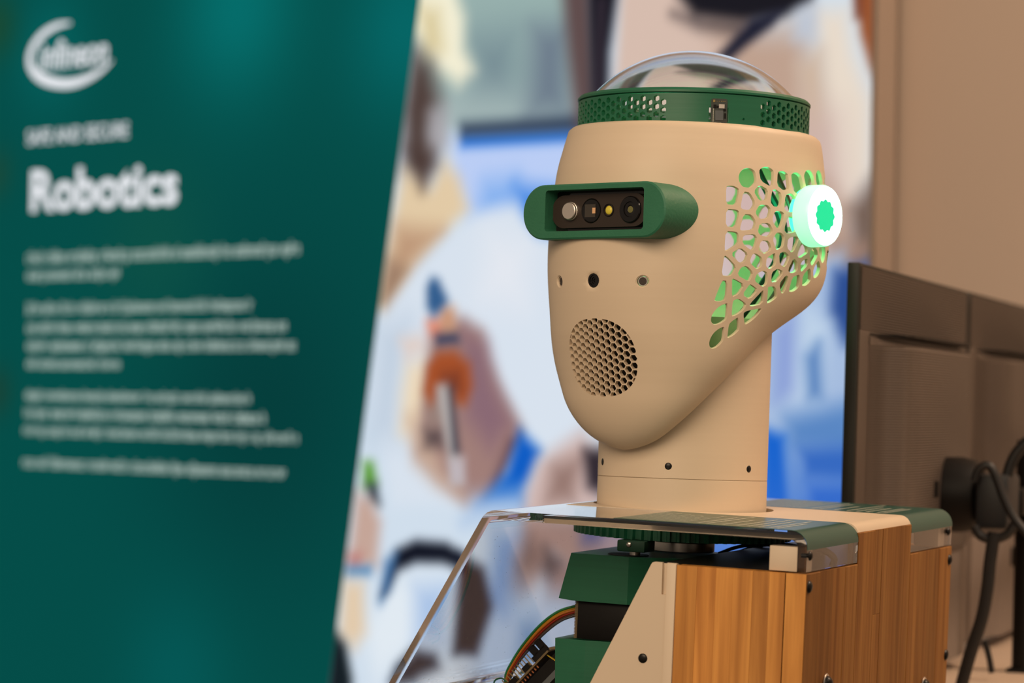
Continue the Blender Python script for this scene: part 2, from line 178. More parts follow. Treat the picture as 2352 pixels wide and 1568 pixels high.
# ------------------------------------------------------------------ mesh helpers
class MB:
    def __init__(s): s.v = []; s.f = []
    def add(s, vs, fs):
        n = len(s.v); s.v += [tuple(v) for v in vs]; s.f += [tuple(i + n for i in f) for f in fs]; return s
    def box(s, lo, hi):
        x0, y0, z0 = lo; x1, y1, z1 = hi
        return s.add([(x0,y0,z0),(x1,y0,z0),(x1,y1,z0),(x0,y1,z0),(x0,y0,z1),(x1,y0,z1),(x1,y1,z1),(x0,y1,z1)],
                     [(0,3,2,1),(4,5,6,7),(0,1,5,4),(1,2,6,5),(2,3,7,6),(3,0,4,7)])
    def obox(s, c, ex, ey, ez):
        """box with half-extent vectors"""
        c, ex, ey, ez = map(Vector, (c, ex, ey, ez))
        vs = [c + a*ex + b*ey + d*ez for d in (-1, 1) for a, b in ((-1,-1),(1,-1),(1,1),(-1,1))]
        return s.add(vs, [(0,3,2,1),(4,5,6,7),(0,1,5,4),(1,2,6,5),(2,3,7,6),(3,0,4,7)])
    def prism(s, loop, h0, h1, place, holes=()):
        """2D loop (with optional holes) extruded between h0 and h1; place(a, b, h) -> xyz"""
        loops = [list(loop)] + [list(h) for h in holes]
        flat = [p for l in loops for p in l]
        tri = tessellate_polygon([[Vector((p[0], p[1], 0)) for p in l] for l in loops])
        n = len(flat)
        vs = [place(p[0], p[1], h0) for p in flat] + [place(p[0], p[1], h1) for p in flat]
        fs = [t for t in tri] + [tuple(i + n for i in reversed(t)) for t in tri]
        k = 0
        for l in loops:
            m = len(l)
            for i in range(m):
                a, b = k + i, k + (i + 1) % m
                fs.append((a, b, b + n, a + n))
            k += m
        return s.add(vs, fs)
    def lathe(s, prof, n=48, c=(0, 0, 0), ax=2, a0=0.0, a1=2*math.pi):
        """profile of (radius, height) turned about axis ax"""
        full = abs(a1 - a0 - 2*math.pi) < 1e-6
        m = n if full else n + 1
        vs = []
        for r, h in prof:
            for i in range(m):
                t = a0 + (a1 - a0) * i / n
                p = [0, 0, 0]; p[(ax + 1) % 3] = r * math.cos(t); p[(ax + 2) % 3] = r * math.sin(t); p[ax] = h
                vs.append((p[0] + c[0], p[1] + c[1], p[2] + c[2]))
        fs = []
        for j in range(len(prof) - 1):
            for i in range(n):
                a, b = j*m + i, j*m + (i + 1) % m
                fs.append((a, b, b + m, a + m))
        return s.add(vs, fs)
    def tube(s, path, r, n=10, caps=True):
        P = [Vector(p) for p in path]; vs = []; prev = None
        for i, p in enumerate(P):
            d = (P[min(i+1, len(P)-1)] - P[max(i-1, 0)]).normalized()
            if prev is None:
                u = d.orthogonal().normalized()
            else:
                u = (prev - d * prev.dot(d)).normalized()
            prev = u; v = d.cross(u)
            rr = r[i] if isinstance(r, (list, tuple)) else r
            vs += [p + rr*(math.cos(2*math.pi*k/n)*u + math.sin(2*math.pi*k/n)*v) for k in range(n)]
        fs = [(i*n + k, i*n + (k+1) % n, (i+1)*n + (k+1) % n, (i+1)*n + k) for i in range(len(P)-1) for k in range(n)]
        if caps:
            fs += [tuple(reversed(range(n))), tuple(range((len(P)-1)*n, len(P)*n))]
        return s.add(vs, fs)
    def build(s, name, m, parent=None, fr=None, smooth=35, bevel=0.0, seg=2, weld=0.0, data=None):
        me = bpy.data.meshes.new(name); me.from_pydata(s.v, [], s.f)
        bm = bmesh.new(); bm.from_mesh(me)
        if weld: bmesh.ops.remove_doubles(bm, verts=bm.verts, dist=weld)
        bmesh.ops.recalc_face_normals(bm, faces=bm.faces)
        if bevel:
            ed = [e for e in bm.edges if len(e.link_faces) == 2 and e.calc_face_angle(0) > .5]
            bmesh.ops.bevel(bm, geom=ed, offset=bevel, segments=seg, affect='EDGES', profile=.5, clamp_overlap=True)
        bm.to_mesh(me); bm.free()
        if smooth:
            me.shade_smooth(); me.set_sharp_from_angle(angle=math.radians(smooth))
        return link(name, me, m, parent, fr)
WM = {}
def link(name, me, m, parent=None, fr=None):
    o = bpy.data.objects.new(name, me); COL.objects.link(o)
    if m is not None and me is not None: me.materials.append(m)
    fr = fr or Matrix.Identity(4)
    if parent is not None:
        o.parent = parent; o.matrix_local = WM[parent.name].inverted() @ fr
    else:
        o.matrix_world = fr
    WM[o.name] = fr
    return o
def empty(name, fr): return link(name, None, None, None, fr)
def tag(o, label=None, cat=None, group=None, kind=None):
    for k, v in (('label', label), ('category', cat), ('group', group), ('kind', kind)):
        if v: o[k] = v
    return o
def again(o, fr, parent=None):
    """another object on the same mesh"""
    c = o.copy(); COL.objects.link(c)
    if parent is not None:
        c.parent = parent; c.matrix_local = WM[parent.name].inverted() @ fr
    else: c.matrix_world = fr
    WM[c.name] = fr
    return c
def spline(pts, n=8):
    P = [np.array(p, float) for p in pts]; P = [2*P[0]-P[1]] + P + [2*P[-1]-P[-2]]; out = []
    for i in range(1, len(P)-2):
        for k in range(n):
            t = k/n; a, b, c, d = P[i-1], P[i], P[i+1], P[i+2]
            out.append(.5*((2*b) + (c-a)*t + (2*a-5*b+4*c-d)*t*t + (3*b-a-3*c+d)*t**3))
    out.append(P[-2]); return [tuple(map(float, p)) for p in out]
def rrect(cx, cy, hx, hy, r, n=6):
    r = min(r, hx, hy); out = []
    for sx, sy, a0 in ((1, 1, 0), (-1, 1, 90), (-1, -1, 180), (1, -1, 270)):
        for k in range(n + 1):
            t = math.radians(a0 + 90*k/n)
            out.append((cx + sx*(hx-r) + r*math.cos(t), cy + sy*(hy-r) + r*math.sin(t)))
    return out
def circ(cx, cy, r, n=24, a0=0.0): return [(cx + r*math.cos(a0 + 2*math.pi*k/n), cy + r*math.sin(a0 + 2*math.pi*k/n)) for k in range(n)]
def clip_half(poly, p, nrm):
    """keep the part of a convex polygon where (q - p).nrm <= 0"""
    out = []
    for i in range(len(poly)):
        a, b = poly[i], poly[(i+1) % len(poly)]
        da = (a[0]-p[0])*nrm[0] + (a[1]-p[1])*nrm[1]; db = (b[0]-p[0])*nrm[0] + (b[1]-p[1])*nrm[1]
        if da <= 0: out.append(a)
        if da*db < 0:
            t = da/(da-db); out.append((a[0]+(b[0]-a[0])*t, a[1]+(b[1]-a[1])*t))
    return out
def chaikin(poly, q=.25):
    out = []
    for i in range(len(poly)):
        a, b = poly[i], poly[(i+1) % len(poly)]
        out += [(a[0]+(b[0]-a[0])*q, a[1]+(b[1]-a[1])*q), (a[0]+(b[0]-a[0])*(1-q), a[1]+(b[1]-a[1])*(1-q))]
    return out
def dedupe(poly, eps):
    out = []
    for p in poly:
        if not out or math.dist(p, out[-1]) > eps: out.append(p)
    if len(out) > 2 and math.dist(out[0], out[-1]) <= eps: out.pop()
    return out
def parea(p): return .5*sum(p[i][0]*p[(i+1) % len(p)][1] - p[(i+1) % len(p)][0]*p[i][1] for i in range(len(p)))
def grow(poly, k):
    cx = sum(p[0] for p in poly)/len(poly); cy = sum(p[1] for p in poly)/len(poly)
    return [(cx+(p[0]-cx)*k, cy+(p[1]-cy)*k) for p in poly]
def inside(p, poly):
    c = False; j = len(poly)-1
    for i in range(len(poly)):
        a, b = poly[i], poly[j]
        if (a[1] > p[1]) != (b[1] > p[1]) and p[0] < (b[0]-a[0])*(p[1]-a[1])/(b[1]-a[1]) + a[0]: c = not c
        j = i
    return c
def shell(pos, s0, s1, t0, t1, ns, nt, holes, thick, cham=.0):
    """A thin wall over the parameter rectangle, pierced by holes.
    holes: (outer polygon, inner polygon) pairs with equal counts; pos(s, t) -> (point, unit normal)."""
    holes = [(o, i) if parea(o) > 0 else (o[::-1], i[::-1]) for o, i in holes]
    pts = []; keep_box = []
    for o, i in holes:
        g = grow(o, 1.12); xs = [p[0] for p in g]; ys = [p[1] for p in g]
        keep_box.append((min(xs), max(xs), min(ys), max(ys), g))
    for j in range(nt + 1):
        for i in range(ns + 1):
            p = (s0 + (s1-s0)*i/ns, t0 + (t1-t0)*j/nt)
            if any(b[0] < p[0] < b[1] and b[2] < p[1] < b[3] and inside(p, b[4]) for b in keep_box): continue
            pts.append(p)
    inner = {}; faces = []
    for o, i in holes:
        k = len(pts); pts += o; faces.append(list(range(k, k + len(o))))
        for q, p in enumerate(i): inner[k + q] = p
    vo, eo, fo, ov, oe, of = delaunay_2d_cdt([Vector(p) for p in pts], [], faces, 0, 1e-7)
    src = [(l[0] if l else -1) for l in ov]
    tris = [tuple(f) for f, h in zip(fo, of) if not h]
    b = MB(); n = len(vo); O = []; I = []; Mid = {}
    for k, v in enumerate(vo):
        c, nn = pos(v[0], v[1]); O.append(c)
        if src[k] in inner:
            c2, n2 = pos(*inner[src[k]]); Mid[k] = c2 - n2*cham; I.append(c2 - n2*thick(v[0]))
        else: I.append(c - nn*thick(v[0]))
    vs = O + I; mi = {}
    for k in Mid: mi[k] = len(vs); vs.append(Mid[k])
    fs = list(tris) + [(t[0]+n, t[2]+n, t[1]+n) for t in tris]
    cnt = {}
    for t in tris:
        for a, c in ((t[0], t[1]), (t[1], t[2]), (t[2], t[0])): cnt[(a, c)] = 1
    for (a, c) in cnt:
        if (c, a) not in cnt and a in mi and c in mi:
            fs += [(a, mi[a], mi[c], c), (mi[a], a+n, c+n, mi[c])]
    b.add(vs, fs)
    return b
def dome_screw(name, r, h, m, parent, fr):
    """screw with a domed head and a cross recess; axis = local -y of fr"""
    b = MB()
    b.lathe([(0.0001, -h), (r*.35, -h*.97), (r*.7, -h*.72), (r*.93, -h*.35), (r, 0), (r*.5, 0), (r*.45, r*1.6), (.0001, r*1.6)], 20, ax=1)
    o = b.build(name, m, parent, fr)
    return o

# ================================================================== SETTING
flo = MB().box((-4, -1.5, -.05), (5, 7.5, 0)).build('floor', floor_mat, smooth=0); tag(flo, kind='structure')
Wx = Vector((WALL_R[0][0], WALL_R[1][0], 0)).normalized(); Wy = Vector((-Wx.y, Wx.x, 0))
Wf = frame([[Wx.x, Wy.x, 0], [Wx.y, Wy.y, 0], [0, 0, 1]], [WALL_O[0], WALL_O[1], 0])
DEPTH = .046
wl = MB().box((-2.2, DEPTH + .012, 0), (4.2, DEPTH + .13, 3.6)).build('wall_back', wall_mat, fr=Wf, smooth=0); tag(wl, kind='structure')

# ================================================================== BACKLIT DISPLAY
Df = frame(WALL_R, WALL_O)
TOP, BOT, LEFT, RIGHT = 1.02, -1.36, -.512, PRINT_RIGHT
disp = empty('backlit_display', Df @ Matrix.Translation((.5, 0, BOT)))
tag(disp, 'large backlit wall display, teal text panel beside a blurred workshop photograph', 'display')
b = MB()
b.prism([(LEFT-.008, BOT-.008), (RIGHT+.008, BOT-.008), (RIGHT+.008, TOP+.008), (LEFT-.008, TOP+.008)], 0, DEPTH, lambda a, c, h: (a, h, c),
        holes=[[(LEFT, BOT), (RIGHT, BOT), (RIGHT, TOP), (LEFT, TOP)]])
b.box((LEFT, .03, BOT), (RIGHT, .036, TOP))
b.build('frame', frame_mat, disp, Df, smooth=0)
def slant(t):
    (sa, ta), (sb, tb) = SLANT
    return sa + (sb - sa)*(t - ta)/(tb - ta)
def print_mesh(name, lo, hi, ns, nt, paint):
    T_ = np.linspace(BOT, TOP, nt + 1); U = np.linspace(0, 1, ns + 1)
    tt = np.repeat(T_, ns + 1); uu = np.tile(U, nt + 1)
    l = lo(tt); h = hi(tt); ss = l + (h - l)*uu
    vs = np.c_[ss, np.full_like(ss, .0045), tt]
    me = bpy.data.meshes.new(name)
    fs = [(j*(ns+1)+i, j*(ns+1)+i+1, (j+1)*(ns+1)+i+1, (j+1)*(ns+1)+i) for j in range(nt) for i in range(ns)]
    me.from_pydata(vs.tolist(), [], fs)
    col = np.clip(paint(ss, tt), 0, 255)/255
    lin = np.where(col <= .04045, col/12.92, ((col+.055)/1.055)**2.4)
    at_ = me.color_attributes.new('ink', 'FLOAT_COLOR', 'POINT')
    at_.data.foreach_set('color', np.c_[lin, np.ones(len(lin))].astype(np.float32).ravel())
    m = mat(name + '_ink', (.004, .004, .004), 1.0, 0, 0.0)
    N, L, bs = nodes(m); a = N.new('ShaderNodeAttribute'); a.attribute_name = 'ink'
    L.new(a.outputs['Color'], bs.inputs['Emission Color']); bs.inputs['Emission Strength'].default_value = 1.0
    return link(name, me, m, disp, Df)
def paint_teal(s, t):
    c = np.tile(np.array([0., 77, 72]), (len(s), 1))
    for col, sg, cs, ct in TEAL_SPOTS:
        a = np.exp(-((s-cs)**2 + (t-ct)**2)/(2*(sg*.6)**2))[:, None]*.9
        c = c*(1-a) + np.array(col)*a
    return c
def poly_alpha(s, t, poly, soft):
    d2 = np.full(len(s), 1e9); ins = np.zeros(len(s), bool)
    for i in range(len(poly)):
        ax, ay = poly[i]; bx, by = poly[(i+1) % len(poly)]
        ex, ey = bx-ax, by-ay; k = np.clip(((s-ax)*ex + (t-ay)*ey)/(ex*ex + ey*ey + 1e-12), 0, 1)
        d2 = np.minimum(d2, (s-ax-k*ex)**2 + (t-ay-k*ey)**2)
        if by != ay:
            ins ^= ((ay > t) != (by > t)) & (s < ex*(t-ay)/ey + ax)
    d = np.sqrt(d2); d = np.where(ins, -d, d)
    k = np.clip(.5 - d/(2*soft), 0, 1); return k*k*(3-2*k)
def paint_photo(s, t):
    c = np.tile(np.array([200., 212, 230]), (len(s), 1))
    for col, soft, poly in PRINT_SHAPES:
        P = np.array(poly); big = len(poly) == 4 and soft < .0012
        if big: a = np.ones(len(s))
        else:
            a = np.zeros(len(s)); mg = soft*1.2
            k = (s > P[:, 0].min()-mg) & (s < P[:, 0].max()+mg) & (t > P[:, 1].min()-mg) & (t < P[:, 1].max()+mg)
            if k.any(): a[k] = poly_alpha(s[k], t[k], poly, soft)
        c = c*(1-a[:, None]) + np.array(col)*a[:, None]
    return c
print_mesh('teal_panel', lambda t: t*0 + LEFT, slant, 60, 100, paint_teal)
print_mesh('photo_print', slant, lambda t: t*0 + RIGHT, 230, 380, paint_photo)
def flat_text(body, name, m, box_, bold=0.0, shear=0.0, hfac=1.0):
    s0, s1, tb, h = box_
    cu = bpy.data.curves.new('lettering', 'FONT'); cu.body = body; cu.offset = bold; cu.shear = shear; cu.resolution_u = 3
    o = bpy.data.objects.new('lettering', cu); COL.objects.link(o)
    me = bpy.data.meshes.new_from_object(o.evaluated_get(bpy.context.evaluated_depsgraph_get()))
    bpy.data.objects.remove(o); bpy.data.curves.remove(cu)
    v = np.array([p.co[:] for p in me.vertices]); lo, hi = v.min(0), v.max(0)
    k = (s1-s0)/(hi[0]-lo[0]); kh = h/hi[1]
    for p in me.vertices:
        x, y = p.co[0], p.co[1]
        p.co = (s0 + (x-lo[0])*k, .0040, tb + y*kh)
    me.name = name
    return link(name, me, m, disp, Df)
flat_text('Robotics', 'headline_lettering', white_ink, T_ROBO, .03)
flat_text('SAFE AND SECURE', 'small_heading_lettering', white_ink, T_SAFE, .012)
flat_text('infineon', 'logo_lettering', white_ink, T_LOGO, .02, .12)
b = MB(); sw = spline(SWOOSH, 6)
for i, p in enumerate(sw):
    q = Vector(sw[min(i+1, len(sw)-1)][:2]) - Vector(sw[max(i-1, 0)][:2]); q.normalize()
    b.v += [(p[0]-q.y*p[2], .0040, p[1]+q.x*p[2]), (p[0]+q.y*p[2], .0040, p[1]-q.x*p[2])]
b.f = [(2*i, 2*i+1, 2*i+3, 2*i+2) for i in range(len(sw)-1)]
b.build('logo_swoosh', white_ink, disp, Df, smooth=0)
rg = random.Random(5)
for s0, s1, tb, h in BODY_LINES:                       # print too small to read: rows of letter-like strokes
    b = MB(); x = s0; st_ = h*.17
    def bar(x0, z0, x1, z1): b.add([(x0, .0040, z0), (x1, .0040, z0), (x1, .0040, z1), (x0, .0040, z1)], [(0, 1, 2, 3)])
    left = rg.randint(2, 9)
    while x < s1 - h*.4:
        if left == 0: x += h*.42; left = rg.randint(2, 11); continue
        k = rg.random(); wd = h*rg.choice((.5, .55, .6))
        if k < .18: bar(x, tb, x+st_, tb + h*rg.choice((1, 1.4))); x += st_ + h*.2
        else:
            up = 1.42 if rg.random() < .22 else 1.0; dn = -.38 if rg.random() < .1 else 0
            bar(x, tb + dn*h, x+st_, tb + h*up)
            if rg.random() < .72: bar(x+wd-st_, tb, x+wd, tb + h*.97)
            bar(x, tb + h - st_, x+wd, tb + h)
            if rg.random() < .65: bar(x, tb, x+wd, tb+st_)
            if rg.random() < .45: bar(x, tb + h*.42, x+wd, tb + h*.42 + st_)
            x += wd + h*.2
        left -= 1
    b.build('text_line', body_ink, disp, Df, smooth=0)

# ================================================================== ROBOT
Tf = frame(TORSO_R, TORSO_O)          # torso frame: x to the back, y across, z up
Hf = frame(HEAD_R, NECK_O)            # head frame: -y is the way the face looks, +x the visible ear
BASE = -.30
robot = empty('humanoid_robot', Tf @ Matrix.Translation((-.2, .2054, BASE)))
tag(robot, 'cream and green robot bust with visor, clear dome and wooden torso', 'robot')
YA, YB, YC, YD = 0.0, .1304, .2804, .4108
PXM = 1/2882.

# ---- torso: wooden back panel with two notches, glued up from upright strips
H1 = .0238
back = MB()
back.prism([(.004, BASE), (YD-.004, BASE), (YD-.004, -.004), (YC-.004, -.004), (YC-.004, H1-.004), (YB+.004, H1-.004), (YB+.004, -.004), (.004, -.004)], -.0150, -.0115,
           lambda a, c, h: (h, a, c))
bk = back.build('back_panel', wood_back_shaded, robot, Tf, smooth=0)
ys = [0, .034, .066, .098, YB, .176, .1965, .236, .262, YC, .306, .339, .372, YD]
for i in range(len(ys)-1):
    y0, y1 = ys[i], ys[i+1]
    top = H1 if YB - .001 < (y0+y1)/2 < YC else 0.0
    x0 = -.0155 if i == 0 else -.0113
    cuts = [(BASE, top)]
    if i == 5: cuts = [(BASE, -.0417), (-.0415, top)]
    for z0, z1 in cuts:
        s_ = MB().box((x0, y0 + .00002, z0), (-.00012*((i*7) % 3), y1 - .00002, z1)).build('wood_strip', wood_back_shaded, bk, Tf, smooth=30, bevel=.0006 if i in (0, 3, 4, 8, 9, 12) else .0001, seg=1)
MB().box((-.0154, -.0004, BASE), (-.0004, .0001, -.0003)).build('lit_edge_strip', wood_side, bk, Tf, smooth=0)  # thin lighter strip that paints the light on the back panel's near edge
# ---- near side panel: wood strips
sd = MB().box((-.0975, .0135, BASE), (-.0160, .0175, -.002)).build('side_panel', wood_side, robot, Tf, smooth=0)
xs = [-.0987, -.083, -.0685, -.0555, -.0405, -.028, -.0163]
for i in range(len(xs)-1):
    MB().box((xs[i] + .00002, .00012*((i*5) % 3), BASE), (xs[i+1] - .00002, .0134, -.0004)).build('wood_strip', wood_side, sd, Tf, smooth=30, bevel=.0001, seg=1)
# ---- far side panel of the same kind, closed by the torso itself
fs_ = MB().box((-.0987, YD-.0175, BASE), (-.0160, YD, -.0004)).build('side_panel', wood_side, robot, Tf, smooth=30, bevel=.0005)
# ---- cream cheek plates with a raking front edge
def cheek(y0, y1):
    zt = .0008; dz = zt - BASE; sl = .484
    b = MB()
    out = [(-.0989, BASE), (-.0989, zt), (-.1062, zt), (-.1064, -.0226), (-.1097, -.0226), (-.1100, zt), (-.1160, zt), (-.1178, zt-.0006), (-.1188, zt-.0022), (-.1188 - sl*(dz-.003), BASE)]
    b.prism(out, y0, y1, lambda a, c, h: (a, h, c))
    return b
cheek(0, .0030).build('cheek_plate', cream_plain, robot, Tf, smooth=20)
MB().prism([(-.0989, BASE), (-.0989, 0), (-.117, 0), (-.117-.484*(-BASE), BASE)], .0031, .0055, lambda a, c, h: (a, h, c)).build('cheek_liner', cream_plain, robot, Tf, smooth=0)
MB().box((-.1060, -.0010, BASE), (-.0990, .0002, .0002)).build('cheek_lip', cream_plain, robot, Tf, smooth=30, bevel=.0004)
cheek(YD-.0030, YD).build('cheek_plate', cream_plain, robot, Tf, smooth=20)
# ---- dark tray between the panels
MB().box((-.117, .006, -.0042), (-.0165, YD-.018, -.0006)).build('inner_tray', tray_mat, robot, Tf, smooth=0)
# ---- clear acrylic cover: raking front, flat top, bent down at the back; two tongues run to the back
def arc(cx, cz, r, a0, a1, n):
    return [(cx + r*math.cos(math.radians(a0 + (a1-a0)*k/n)), cz + r*math.sin(math.radians(a0 + (a1-a0)*k/n))) for k in range(n+1)]
H2 = .0303; TH = .0068; RB = .0125; RF = .0125
fa = math.degrees(math.atan2(1, .545))             # slope of the raking front
CX = -.2440
front_n = 90 + fa
outer = arc(CX, H2-RF, RF, 90 + fa*0 + (180-90-fa)*0 + 61, 90, 6)
x0o, z0o = outer[0]
outer = [(x0o - .545*(z0o-BASE), BASE)] + outer + [(-.2395, H2)] + arc(-.0008-RB, H2-RB, RB, 90, 0, 9) + [(-.0008, .0012)]
inner_ = arc(CX, H2-RF, RF-TH, 151, 90, 6)
x0i, z0i = inner_[0]
inner_ = [(x0i - .545*(z0i-BASE), BASE)] + inner_ + [(-.2395, H2-TH)] + arc(-.0008-RB, H2-RB, RB-TH, 90, 0, 9) + [(-.0008-TH, .0012)]
def sheet(outer, inner, stations, active):
    b = MB(); n = len(outer); m = len(stations)
    vs = [(p[0], y, p[1]) for y in stations for p in outer] + [(p[0], y, p[1]) for y in stations for p in inner]
    O = lambda j, i: j*n + i
    I = lambda j, i: m*n + j*n + i
    fs = []
    for j in range(m-1):
        for i in range(n-1):
            if not active(i, j): continue
            fs += [(O(j,i), O(j,i+1), O(j+1,i+1), O(j+1,i)), (I(j,i), I(j+1,i), I(j+1,i+1), I(j,i+1))]
            if j == 0 or not active(i, j-1): fs.append((O(j,i), I(j,i), I(j,i+1), O(j,i+1)))
            if j == m-2 or not active(i, j+1): fs.append((O(j+1,i), O(j+1,i+1), I(j+1,i+1), I(j+1,i)))
            if i == 0 or not active(i-1, j): fs.append((O(j,i), O(j+1,i), I(j+1,i), I(j,i)))
            if i == n-2 or not active(i+1, j): fs.append((O(j,i+1), I(j,i+1), I(j+1,i+1), O(j+1,i+1)))
    used = sorted({k for f in fs for k in f}); mp_ = {k: q for q, k in enumerate(used)}
    b.add([vs[k] for k in used], [tuple(mp_[k] for k in f) for f in fs]); return b
flat_i = 8
rgd = random.Random(11)
sheet(outer, inner_, [YA, YB-.0006, YC+.0006, YD], lambda i, j: j != 1 or i < flat_i).build('acrylic_cover', acrylic, robot, Tf, smooth=40)
b = MB()
for k in range(260):
    f = rgd.random()**.8; y = rgd.uniform(.02, .39); z = -.115 + .125*rgd.random(); r_ = rgd.choice((.00018, .00022, .00026, .00034))
    x = x0i - .545*(z0i - z) + .0004
    b.add([(x, y-r_, z-r_), (x, y+r_, z-r_), (x+.0003, y+r_*.8, z+r_), (x+.0003, y-r_, z+r_*.9)], [(0, 1, 2, 3)])
tag(b.build('dust', mat('pale_dust', (.55, .47, .36), .8), robot, Tf, smooth=0), kind='stuff')
MB().box((x0i - .545*(z0i + .1165) + .0006, .004, -.1200), (x0i - .545*(z0i + .1165) + .0070, YD-.004, -.1150)).build('pane_rail', acrylic, robot, Tf, smooth=30, bevel=.0008)
# ---- cream top plate between the tongues, bent down at the back, with the neck opening
nx, ny = -.1682, .2054
plate = MB()
plate.prism([(-.2385, YB), (-.0103, YB), (-.0103, YC), (-.2385, YC)], H2-.0045, H2+.0003, lambda a, c, h: (a, c, h), holes=[circ(nx, ny, .0722, 64)])
po = arc(-.0103, H2+.0003-.0095, .0095, 90, 17, 8); pi_ = arc(-.0103, H2+.0003-.0095, .0047, 90, 17, 8)
plate.v += []
pb = sheet(po, pi_, [YB, YC], lambda i, j: True); plate.add(pb.v, pb.f)
plate.build('top_plate', cream, robot, Tf, smooth=35)
# ---- printed teal film on both acrylic tongues
fo = [(-.150, H2+.0004)] + [(-.085, H2+.0004)] + arc(-.0008-RB, H2-RB, RB+.0004, 90, 0, 9) + [(-.0004, H2-RB-.0010)]
fi = [(-.150, H2+.0001)] + [(-.085, H2+.0001)] + arc(-.0008-RB, H2-RB, RB+.0001, 90, 0, 9) + [(-.0007, H2-RB-.0010)]
for ya, yb in ((YA+.0004, YB-.001), (YC+.001, YD-.0004)):
    fl = sheet(fo, fi, [ya, yb], lambda i, j: True).build('printed_film', film_mat, robot, Tf, smooth=40)
    b = MB(); rg = random.Random(3 if ya < .1 else 8)
    rows = [-.146 + .0052*k for k in range(10)] + [-.088, -.081, -.069, -.058, -.050, -.042] + [-.033, -.0275]
    for xr in rows:
        y = ya + .008; ye = yb - rg.uniform(.008, .05)
        hh = .0012 if xr < -.09 else .0021
        while y < ye:
            ln = rg.uniform(.004, .012)
            y2 = min(y + ln, ye)
            b.add([(xr, y, H2+.00055), (xr+hh, y, H2+.00055), (xr+hh, y2, H2+.00055), (xr, y2, H2+.00055)], [(0, 1, 2, 3)])
            y = y2 + .0016
    b.build('film_print', film_ink, fl, Tf, smooth=0)
# ---- clamp blocks and bolts that hold the acrylic
def bolt(x, y, z, r=.0042, h=.0022, m=screw_black, parent=None, nm='screw', ax='x'):
    fr = Tf @ Matrix.Translation((x, y, z)) @ (Matrix.Rotation(math.radians(90), 4, 'Z') if ax == 'x' else Matrix.Identity(4))
    return dome_screw(nm, r, h, m, parent or robot, fr)
for y in (.014, YD-.022):
    cb_ = MB().box((-.0300, y-.010, .0006), (-.0090, y+.010, .0185)).build('clamp_block', cream_plain, robot, Tf, smooth=30, bevel=.0006)
    bolt(-.0002, y + (-.0085 if y < .1 else .0075), .0128, .0036, .0022, parent=cb_)
for y, z in ((.0058, -.0094), (.4034, -.0112), (.4050, -.0912)):
    bolt(0, y, z, .0046, .0026, parent=bk)
for y, z in ((.0566, -.0830), (.3360, -.1106)):
    wsh = MB().lathe([(.0030, -.0002), (.0066, -.0002), (.0072, .0010), (.0066, .0016), (.0030, .0016)], 28, (0, y, z), 0).build('washer', steel, bk, Tf)
    bolt(.0016, y, z, .0054, .0042, parent=bk)
bolt(-.1221, 0, -.0703, .0036, .0010, parent=None, ax='y')
MB().box((-.40, .004, BASE), (-.0165, YD-.018, BASE+.004)).build('base_plate', black, robot, Tf, smooth=0)
MB().box((-.2620, .146, BASE+.004), (-.2560, .152, -.112)).build('board_support', black, robot, Tf, smooth=0)
# ---- drive train under the top plate
def gear(r, n, z0, z1, depth=.0028):
    lp = []
    for k in range(n):
        for q, rr in ((0, r-depth), (.22, r-depth), (.36, r), (.64, r), (.78, r-depth)):
            a = 2*math.pi*(k+q)/n; lp.append((nx + rr*math.cos(a), ny + rr*math.sin(a)))
    return MB().prism(lp, z0, z1, lambda a, c, h: (a, c, h))
gear(.0870, 72, .0072, .0190).build('ring_gear', green, robot, Tf, smooth=20)
MB().lathe([(.0001, .0071), (.030, .0071), (.030, .0032), (.0001, .0032)], 48, (nx, ny, 0)).build('gear_flange', green_dark, robot, Tf)
MB().lathe([(.0001, .0031), (.0258, .0031), (.0264, .0024), (.0264, -.0044), (.0258, -.0050), (.0001, -.0050)], 48, (nx, ny, 0)).build('bearing', steel, robot, Tf)
hub = MB().box((-.1885, .112, -.0020), (-.1655, .136, .0069)).build('drive_hub', green_dark, robot, Tf, smooth=30, bevel=.0012)
hs_ = dome_screw('set_screw', .0021, .0008, steel, hub, Tf @ Matrix.Translation((-.1785, .1118, .0036)))
MB().lathe([(.0001, -.0024), (.0042, -.0024), (.0042, -.012), (.0001, -.012)], 20, (-.178, .125, 0)).build('motor_shaft', steel, robot, Tf)
def facet(zt, zb, x0, x1, xa, y0, y1, yb):
    q = [(x0, y0), (x1, y1), (x1, yb), (x0, yb)]
    return MB().add([(a, c, z) for z in (zb, zt) for a, c in q], [(0,3,2,1),(4,5,6,7),(0,1,5,4),(1,2,6,5),(2,3,7,6),(3,0,4,7)])
mt = MB()
mt.prism([(-.2245, -.0056), (-.1765, -.0056), (-.1765, -.0425), (-.2228, -.0425), (-.2334, -.0415)], .108, .225, lambda a, c, h: (a, h, c))
fq = facet(-.0056, -.0425, -.1765, -.1190, 0, .108, .140, .225); mt.add(fq.v, fq.f)
mt.build('motor_mount', green, robot, Tf, smooth=5, weld=1e-6)
MB().lathe([(.0001, -.0050), (.0158, -.0050), (.0162, -.0057)], 32, (-.185, .129, 0)).build('mount_opening', black, robot, Tf)
MB().box((-.2195, .114, -.0735), (-.142, .166, -.0426)).build('stepper_motor', black, robot, Tf, smooth=30, bevel=.0012)
lam = MB()
for k in range(26):
    z = -.0720 + k*.00112
    lam.box((-.2222, .115, z), (-.2196, .165, z+.00070))
lam.box((-.2214, .1155, -.0735), (-.2196, .1645, -.0426))
tag(lam.build('motor_lamination', pcb_brown, robot, Tf, smooth=0), 'golden ridged edge of the motor')
lo = MB()
lo.prism([(-.2332, -.0722), (-.2080, -.0722), (-.2080, BASE+.004), (-.2240, BASE+.004)], .104, .172, lambda a, c, h: (a, h, c))
